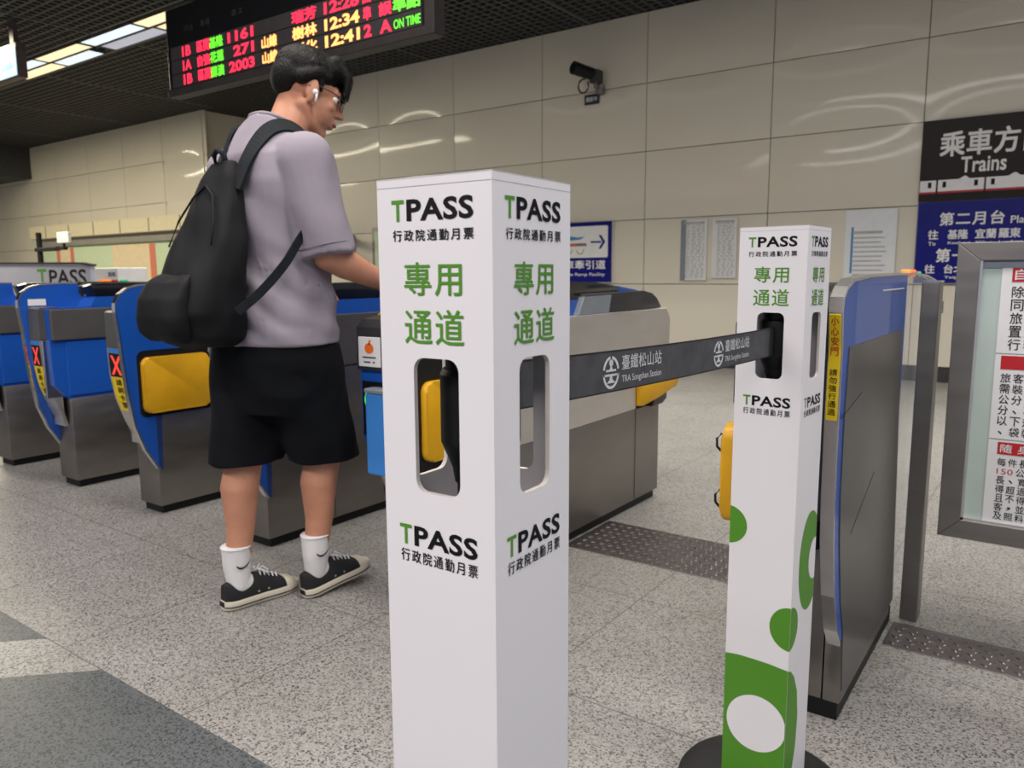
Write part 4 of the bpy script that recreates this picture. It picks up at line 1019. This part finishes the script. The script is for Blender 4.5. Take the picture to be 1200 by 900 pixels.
# hair: thick black crop, shaved nape, fringe forward
def hair(mb):
    mb.sphere(hp(0, -.022, .058), (.085, .100, .076), hrot); mb.sphere(hp(0, .022, .082), (.074, .078, .046), hrot)
    mb.sphere(hp(0, -.072, .028), (.072, .050, .066), hrot)
    for s_ in (1, -1):
        limb(mb, (hp(.070*s_, -.045, .02), .022), (hp(.074*s_, -.005, .05), .020), (hp(.068*s_, .030, .050), .014))
        limb(mb, (hp(.076*s_, .012, .035), .009), (hp(.074*s_, .020, .004), .005))
    rnd = random.Random(3)
    for k in range(11):
        x = -.060+.012*k; yy = .092-.30*x*x*12
        limb(mb, (hp(x*.85, .040, .106), .022), (hp(x, yy+.004, .076), .015), (hp(x*1.02+rnd.uniform(-.006, .006), yy+.016, .030+rnd.uniform(-.012, .012)), .005), seg=10)
    for k in range(26):
        a = rnd.uniform(0, 2*math.pi); e = rnd.uniform(.15, 1.4)
        p = V3((.084*math.cos(a)*math.cos(e), .098*math.sin(a)*math.cos(e)-.020, .056+.076*math.sin(e)))
        q = p*1.02+V3((rnd.uniform(-.006, .006), .016, -.004))
        limb(mb, (hp(*(p*.93)), .014), (hp(*q), .004), seg=8)
organic('hair', hair, .0045, 2, M['hair'], person)
# glasses and ear bud
mb = MB()
for s_ in (1, -1):
    mb.tube([hp(.034*s_+.024*math.cos(a), .101-.006*abs(math.cos(a)), .004+.021*math.sin(a)) for a in [2*math.pi*k/20 for k in range(21)]], .0014, 6)
    mb.tube([hp(.058*s_, .096, .010), hp(.074*s_, .060, .014), hp(.082*s_, -.004, .014), hp(.082*s_, -.02, .0)], .0015, 6)
mb.tube([hp(-.010, .103, .006), hp(0, .106, .010), hp(.010, .103, .006)], .0014, 6)
gl_ = mb.build('glasses', M['grey_d'], person, True)
for s_ in (1, -1):
    mb = MB(); rg = [hp(.034*s_+.0225*math.cos(a), .101, .004+.0195*math.sin(a)) for a in [2*math.pi*k/20 for k in range(20)]]
    rg2 = [p+(hrot @ V3((0, .0008, 0))) for p in rg]; mb.loft([rg, rg2]); mb.build('lens', M['lens'], gl_)
mb = MB(); mb.sphere(hp(.084, .004, -.008), (.007, .009, .009), hrot); mb.tube([hp(.086, .008, -.010), hp(.086, .013, -.034)], .0035, 10)
mb.build('earbud', M['white'], person, True)
# tee shirt
def wr(co, amp, f):
    return amp*.5*math.sin(co.z*31+co.x*44-co.y*52)*math.sin(co.x*19+co.z*13+.7)+amp*(math.sin(co.z*f+co.x*23+co.y*17)+.6*math.sin(co.z*f*.53-co.x*31+co.y*9+1.3))*.5
def shirt(mb):
    mb.loft([oval((-1.920, 1.462, .802), .200, .150, tilt=0), oval((-1.920, 1.462, .84), .203, .150), oval((-1.92, 1.464, .93), .190, .140), oval((-1.92, 1.466, 1.05), .180, .130), oval((-1.92, 1.463, 1.16), .186, .128),
             oval((-1.92, 1.460, 1.26), .190, .122), oval((-1.92, 1.460, 1.335), .172, .106), oval((-1.92, 1.470, 1.385), .118, .088), oval((-1.918, 1.486, 1.425), .074, .072, tilt=math.radians(-22))])
    limb(mb, (V3((-1.85, 1.470, 1.33)), .075), (RSH+V3((.0, 0, -.006)), .078)); limb(mb, (V3((-1.99, 1.470, 1.33)), .075), (LSH+V3((0, 0, -.006)), .078))
    for sh, el in ((RSH, REL), (LSH, LEL)):
        d = (el-sh).normalized(); limb(mb, (sh+V3((0, 0, -.006)), .078), (sh.lerp(el, .45), .078)); mb.cyl(sh.lerp(el, .30), sh.lerp(el, 1.0), .078, .076, 28)
def fold(c):
    k = max(0., min(1., (1.10-c.z)/.12))*max(0., min(1., (c.z-.80)/.06))
    return wr(c, .0055, 30)+k*.0045*math.sin(c.z*62+c.y*34+c.x*12+1.5*math.sin(c.x*17+c.y*9))
tee = organic('tee_shirt', shirt, .006, 6, M['shirt'], person, fold)
mb = MB(); mb.tube([V3(p) for p in (lambda o: o+[o[0]])(oval((-1.917, 1.494, 1.428), .070, .068, tilt=math.radians(-22)))], .006, 8); mb.build('collar', M['shirt'], person, True)
mb = MB(); d_ = (REL-RSH).normalized(); u_ = d_.cross(V3((0, 1, 0))).normalized(); v_ = d_.cross(u_)
c_ = RSH.lerp(REL, .90); mb.tube([c_+(u_*math.cos(a)+v_*math.sin(a))*.0785 for a in [2*math.pi*k/32 for k in range(33)]], .0014, 6); mb.build('sleeve_seam', mat('seam', s2l(120, 112, 126), .8), person, True)
# shorts
def shorts(mb):
    mb.loft([oval((-1.92, 1.462, .60), .150, .120), oval((-1.92, 1.462, .66), .178, .146), oval((-1.92, 1.462, .76), .194, .150), oval((-1.92, 1.462, .845), .180, .138)])
    for hip, kn, sg in ((LHIP, LKNE, -1), (RHIP, RKNE, 1)):
        top = hip+V3((0, 0, -.10)); end = kn+V3((0, 0, -.035))
        r0, r1 = (.105, .102) if sg < 0 else (.105, .098)
        mb.loft([oval(tuple(top+V3((0, 0, .06))), .10, .12), oval(tuple(top), .105, .128), oval(tuple(top.lerp(end, .5)), .098, .118), oval(tuple(end), .094, .108)])
organic('shorts', shorts, .006, 5, M['shorts'], person, lambda c: wr(c, .004, 30))
# socks and shoes
def shoe(an, heel, yaw, pitch, label_sock):
    R_ = Matrix.Rotation(yaw, 4, 'Z') @ Matrix.Rotation(pitch, 4, 'X')
    def sp_(x, y, z): return heel+(R_ @ V3((x, y, z)))           # y toe-ward from the heel, z up
    SC = .96
    outline = [(0, .0, .030), (.0, .012, .034), (.03, .020, .036), (.0, .0, 0)]
    L_ = .262*SC
    def half(y):   # half-width along the sole
        return float(np.interp(y/L_, [0, .04, .12, .3, .5, .68, .82, .92, .975, 1], [.012, .026, .035, .036, .038, .044, .044, .035, .021, .006]))*SC
    def ring(z, grow, y0=0., y1=1., n=22):
        left = []; right = []
        for k in range(n):
            y = L_*(y0+(y1-y0)*(.5-.5*math.cos(math.pi*k/(n-1)))); hw = half(min(max(y, 0), L_))+grow
            left.append(sp_(-hw, y, z)); right.append(sp_(hw, y, z))
        return right+left[::-1]
    par = thing_shoe = None
    mb = MB(); mb.loft([ring(.0, -.002), ring(.004, .001), ring(.024, .002), ring(.028, 0)]); sole = mb.build('shoe_sole', M['rubber'], person, 40)
    mb = MB(); mb.loft([ring(.0085, .0026), ring(.0120, .0026)]); mb.build('sole_stripe', M['grey_d'], sole)
    # upper
    n = 28; rings = []
    for k in range(15):
        f = k/14; y = L_*(.015+.965*f)
        top = float(np.interp(f, [0, .05, .18, .30, .42, .55, .70, .85, .95, 1], [.082, .086, .074, .074, .094, .082, .064, .050, .042, .030]))*SC
        hw = half(y)-.001
        rg = []
        for j in range(n):
            a = math.pi*j/(n-1); xx = hw*math.copysign(abs(math.cos(a))**.7, math.cos(a)); zz = .022+(top-.022)*math.sin(a)**.8
            rg.append(sp_(xx, y, zz))
        rings.append(rg)
    mb = MB(); mb.loft(rings[:12]); mb.build('shoe_upper', M['canvas'], person, 50)
    mb = MB()
    q = []
    for rg in rings[11:]:
        c0 = sum((V3(p) for p in rg), V3())/len(rg); q.append([c0+(V3(p)-c0)*1.03 for p in rg])
    mb.loft(q); mb.build('toe_cap', M['rubber'], person, 50)
    mb = MB()
    for k in range(5):
        y = L_*(.47+.055*k); zt = float(np.interp(y/L_, [.42, .55, .70, .85], [.094, .082, .064, .050]))*SC+.0025; hw = .018
        mb.tube([sp_(-hw, y, zt-.008), sp_(0, y+.006, zt+.001), sp_(hw, y, zt-.008)], .0026, 8)
    y = L_*.455; zt = .096*SC
    for s_ in (1, -1):
        mb.tube([sp_(.002*s_, y, zt), sp_(.014*s_, y-.004, zt+.010), sp_(.024*s_, y+.012, zt+.004), sp_(.028*s_, y+.026, zt-.012)], .0022, 8)
        mb.tube([sp_(.002*s_, y, zt), sp_(.010*s_, y+.016, zt+.012), sp_(.020*s_, y+.03, zt-.002)], .0022, 8)
    mb.build('laces', M['white'], person, True)
    mb = MB()
    for yy in (.40, .53): mb.cyl(sp_(half(L_*yy)-.004, L_*yy, .039), sp_(half(L_*yy)+.0014, L_*yy, .039), .0035, seg=12)
    mb.build('eyelet', M['chrome'], person)
    mb = MB(); mb.box(0, 1, 0, 1, 0, 1); bmesh.ops.transform(mb.bm, matrix=Matrix.Translation(sp_(-.012, -.003, .012)) @ R_ @ Matrix.Diagonal((.024, .006, .014, 1)), verts=mb.bm.verts); mb.build('heel_tab', M['blk'], sole)
    # sock
    a0 = an+V3((0, 0, .085))
    mb = MB()
    limbpts = [(a0, .0415), (an+V3((0, 0, .02)), .041), (sp_(0, L_*.22, .066), .033), (sp_(0, L_*.36, .060), .026)]
    def sk(m2):
        limb(m2, *limbpts[1:]); m2.cyl(limbpts[0][0], limbpts[1][0], .043, .041, 28); m2.sphere(limbpts[1][0], .041)
    mb.bm.free(); so = organic('sock', sk, .004, 3, M['sock'], person)
    mb = MB(); mb.tube([a0+V3((.0425*math.cos(a), .0425*math.sin(a), -.004)) for a in [2*math.pi*k/28 for k in range(29)]], .003, 8); mb.build('cuff', M['sock'], so, True)
    # tick mark on the sock's outer side (facing +X)
    c0 = an+V3((0, 0, .035))
    def cf(u, v, h):    # wraps round the sock
        a = u; r = .0435+h; return c0+V3((r*math.cos(a), r*math.sin(a), v))
    Lk = Lettering(cf, .001)
    top = [(-.62, -.001), (-.40, -.008), (-.15, -.0085), (.10, -.004), (.40, .004), (.72, .013)]
    bot = [(.72, .013), (.35, -.002), (.10, -.0095), (-.20, -.0145), (-.45, -.0135), (-.62, -.006)]
    for i in range(5):
        Lk.poly([top[i], top[i+1], bot[4-i], bot[5-i]])
    Lk.build('sock_mark', M['ink'], so)
shoe(LANK, V3((-2.004, 1.283, .0022)), math.radians(-7), 0, '')
shoe(RANK, V3((-1.876, 1.484, .0022)), math.radians(-6), math.radians(8), '')

# backpack hanging on the person's back
bp = thing('backpack', "black backpack hung low on the walking person's back", 'backpack', (-1.94, 1.25, .8))
def rr3(c, a, b_, rz=0., n=36, ex=.55):
    r = []
    for k in range(n):
        t = 2*math.pi*k/n; x = a*math.copysign(abs(math.cos(t))**ex, math.cos(t)); y = b_*math.copysign(abs(math.sin(t))**ex, math.sin(t))
        r.append((c[0]+x*math.cos(rz)-y*math.sin(rz), c[1]+x*math.sin(rz)+y*math.cos(rz), c[2]))
    return r
def bag(mb):
    mb.loft([rr3((-1.945, 1.245, .805), .075, .055), rr3((-1.945, 1.230, .83), .108, .090), rr3((-1.945, 1.225, .90), .124, .102), rr3((-1.945, 1.248, 1.0), .124, .082), rr3((-1.945, 1.278, 1.10), .116, .060), rr3((-1.945, 1.306, 1.20), .096, .042), rr3((-1.945, 1.322, 1.27), .070, .032), rr3((-1.945, 1.334, 1.315), .042, .022)])
organic('bag', bag, .006, 18, M['bag'], bp, lambda c: wr(c, .006, 26))
def pocket(mb):
    mb.loft([rr3((-1.95, 1.140, .825), .075, .020), rr3((-1.95, 1.128, .85), .094, .034), rr3((-1.95, 1.124, .89), .100, .036), rr3((-1.95, 1.130, .94), .098, .032), rr3((-1.95, 1.150, .985), .088, .020), rr3((-1.95, 1.170, 1.005), .075, .010)])
organic('front_pocket', pocket, .005, 16, M['bag'], bp, lambda c: wr(c, .004, 30))
mb = MB(); mb.tube([(-1.968, 1.325, 1.30), (-1.968, 1.318, 1.332), (-1.945, 1.314, 1.345), (-1.922, 1.318, 1.332), (-1.922, 1.325, 1.30)], .008, 10); mb.build('grab_handle', M['strap'], bp, True)
def strapmesh(pts, nrm, wd, th, hug=()):
    mb = MB(); rings = []
    pts = [V3(p) for p in pts]; nn = [V3(q).normalized() for q in nrm]
    off = wloc(tee)
    for i in hug:                                   # lay the strap on the shirt
        ok, loc_, n_, _ = tee.closest_point_on_mesh(pts[i]-off); pts[i] = loc_+off+n_*(th+.002); nn[i] = n_
    # smooth resample
    P2, N2 = [], []
    for i in range(len(pts)-1):
        p0, p1, p2, p3 = pts[max(0, i-1)], pts[i], pts[i+1], pts[min(len(pts)-1, i+2)]
        for k in range(8):
            t = k/8; P2.append(.5*((2*p1)+(p2-p0)*t+(2*p0-5*p1+4*p2-p3)*t*t+(3*p1-p0-3*p2+p3)*t**3)); N2.append(nn[i].lerp(nn[i+1], t))
    P2.append(pts[-1]); N2.append(nn[-1])
    for i, p in enumerate(P2):
        d = (P2[min(i+1, len(P2)-1)]-P2[max(i-1, 0)]).normalized(); n = (N2[i]-d*N2[i].dot(d)).normalized(); s_ = d.cross(n)
        rings.append([p+s_*wd+n*th, p-s_*wd+n*th, p-s_*wd*1.02-n*th, p+s_*wd*1.02-n*th])
    mb.loft(rings); return mb
for s_, xs_ in ((1, 0), (-1, 0)):
    X = lambda dx: -1.92+s_*dx
    mb = strapmesh([(X(.050), 1.315, 1.235), (X(.070), 1.345, 1.325), (X(.095), 1.395, 1.413), (X(.105), 1.475, 1.425), (X(.112), 1.55, 1.385), (X(.130), 1.592, 1.30), (X(.160), 1.590, 1.20)],
                   [(0, -1, .4), (0, -.8, .8), (.1*s_, -.4, 1), (.2*s_, .1, 1), (.2*s_, .8, .8), (.3*s_, 1, .2), (.4*s_, 1, 0)], .022, .0045, (1, 2, 3, 4, 5, 6))
    mb.build('shoulder_strap', M['strap'], bp)
    mb = strapmesh([(X(.160), 1.585, 1.20), (X(.192), 1.51, 1.160), (X(.2045), 1.43, 1.128), (X(.190), 1.355, 1.030), (X(.158), 1.295, .955), (X(.118), 1.250, .905)],
                   [(.4*s_, 1, 0), (.9*s_, .6, 0), (1*s_, .1, 0), (1*s_, -.2, 0), (.9*s_, -.5, 0), (.8*s_, -.6, 0)], .012, .002, (0, 1))
    mb.build('lower_strap', M['strap'], bp)
mb = MB(); mb.tube([(-1.845, 1.212, 1.08), (-1.862, 1.236, 1.15), (-1.90, 1.262, 1.215), (-1.945, 1.272, 1.245), (-1.99, 1.262, 1.215), (-2.028, 1.236, 1.15), (-2.045, 1.212, 1.08)], .003, 8); mb.build('zip', M['strap'], bp, True)
for o in list(C.objects):
    if o.type == 'MESH' and o.name.startswith('tmp'): bpy.data.objects.remove(o)
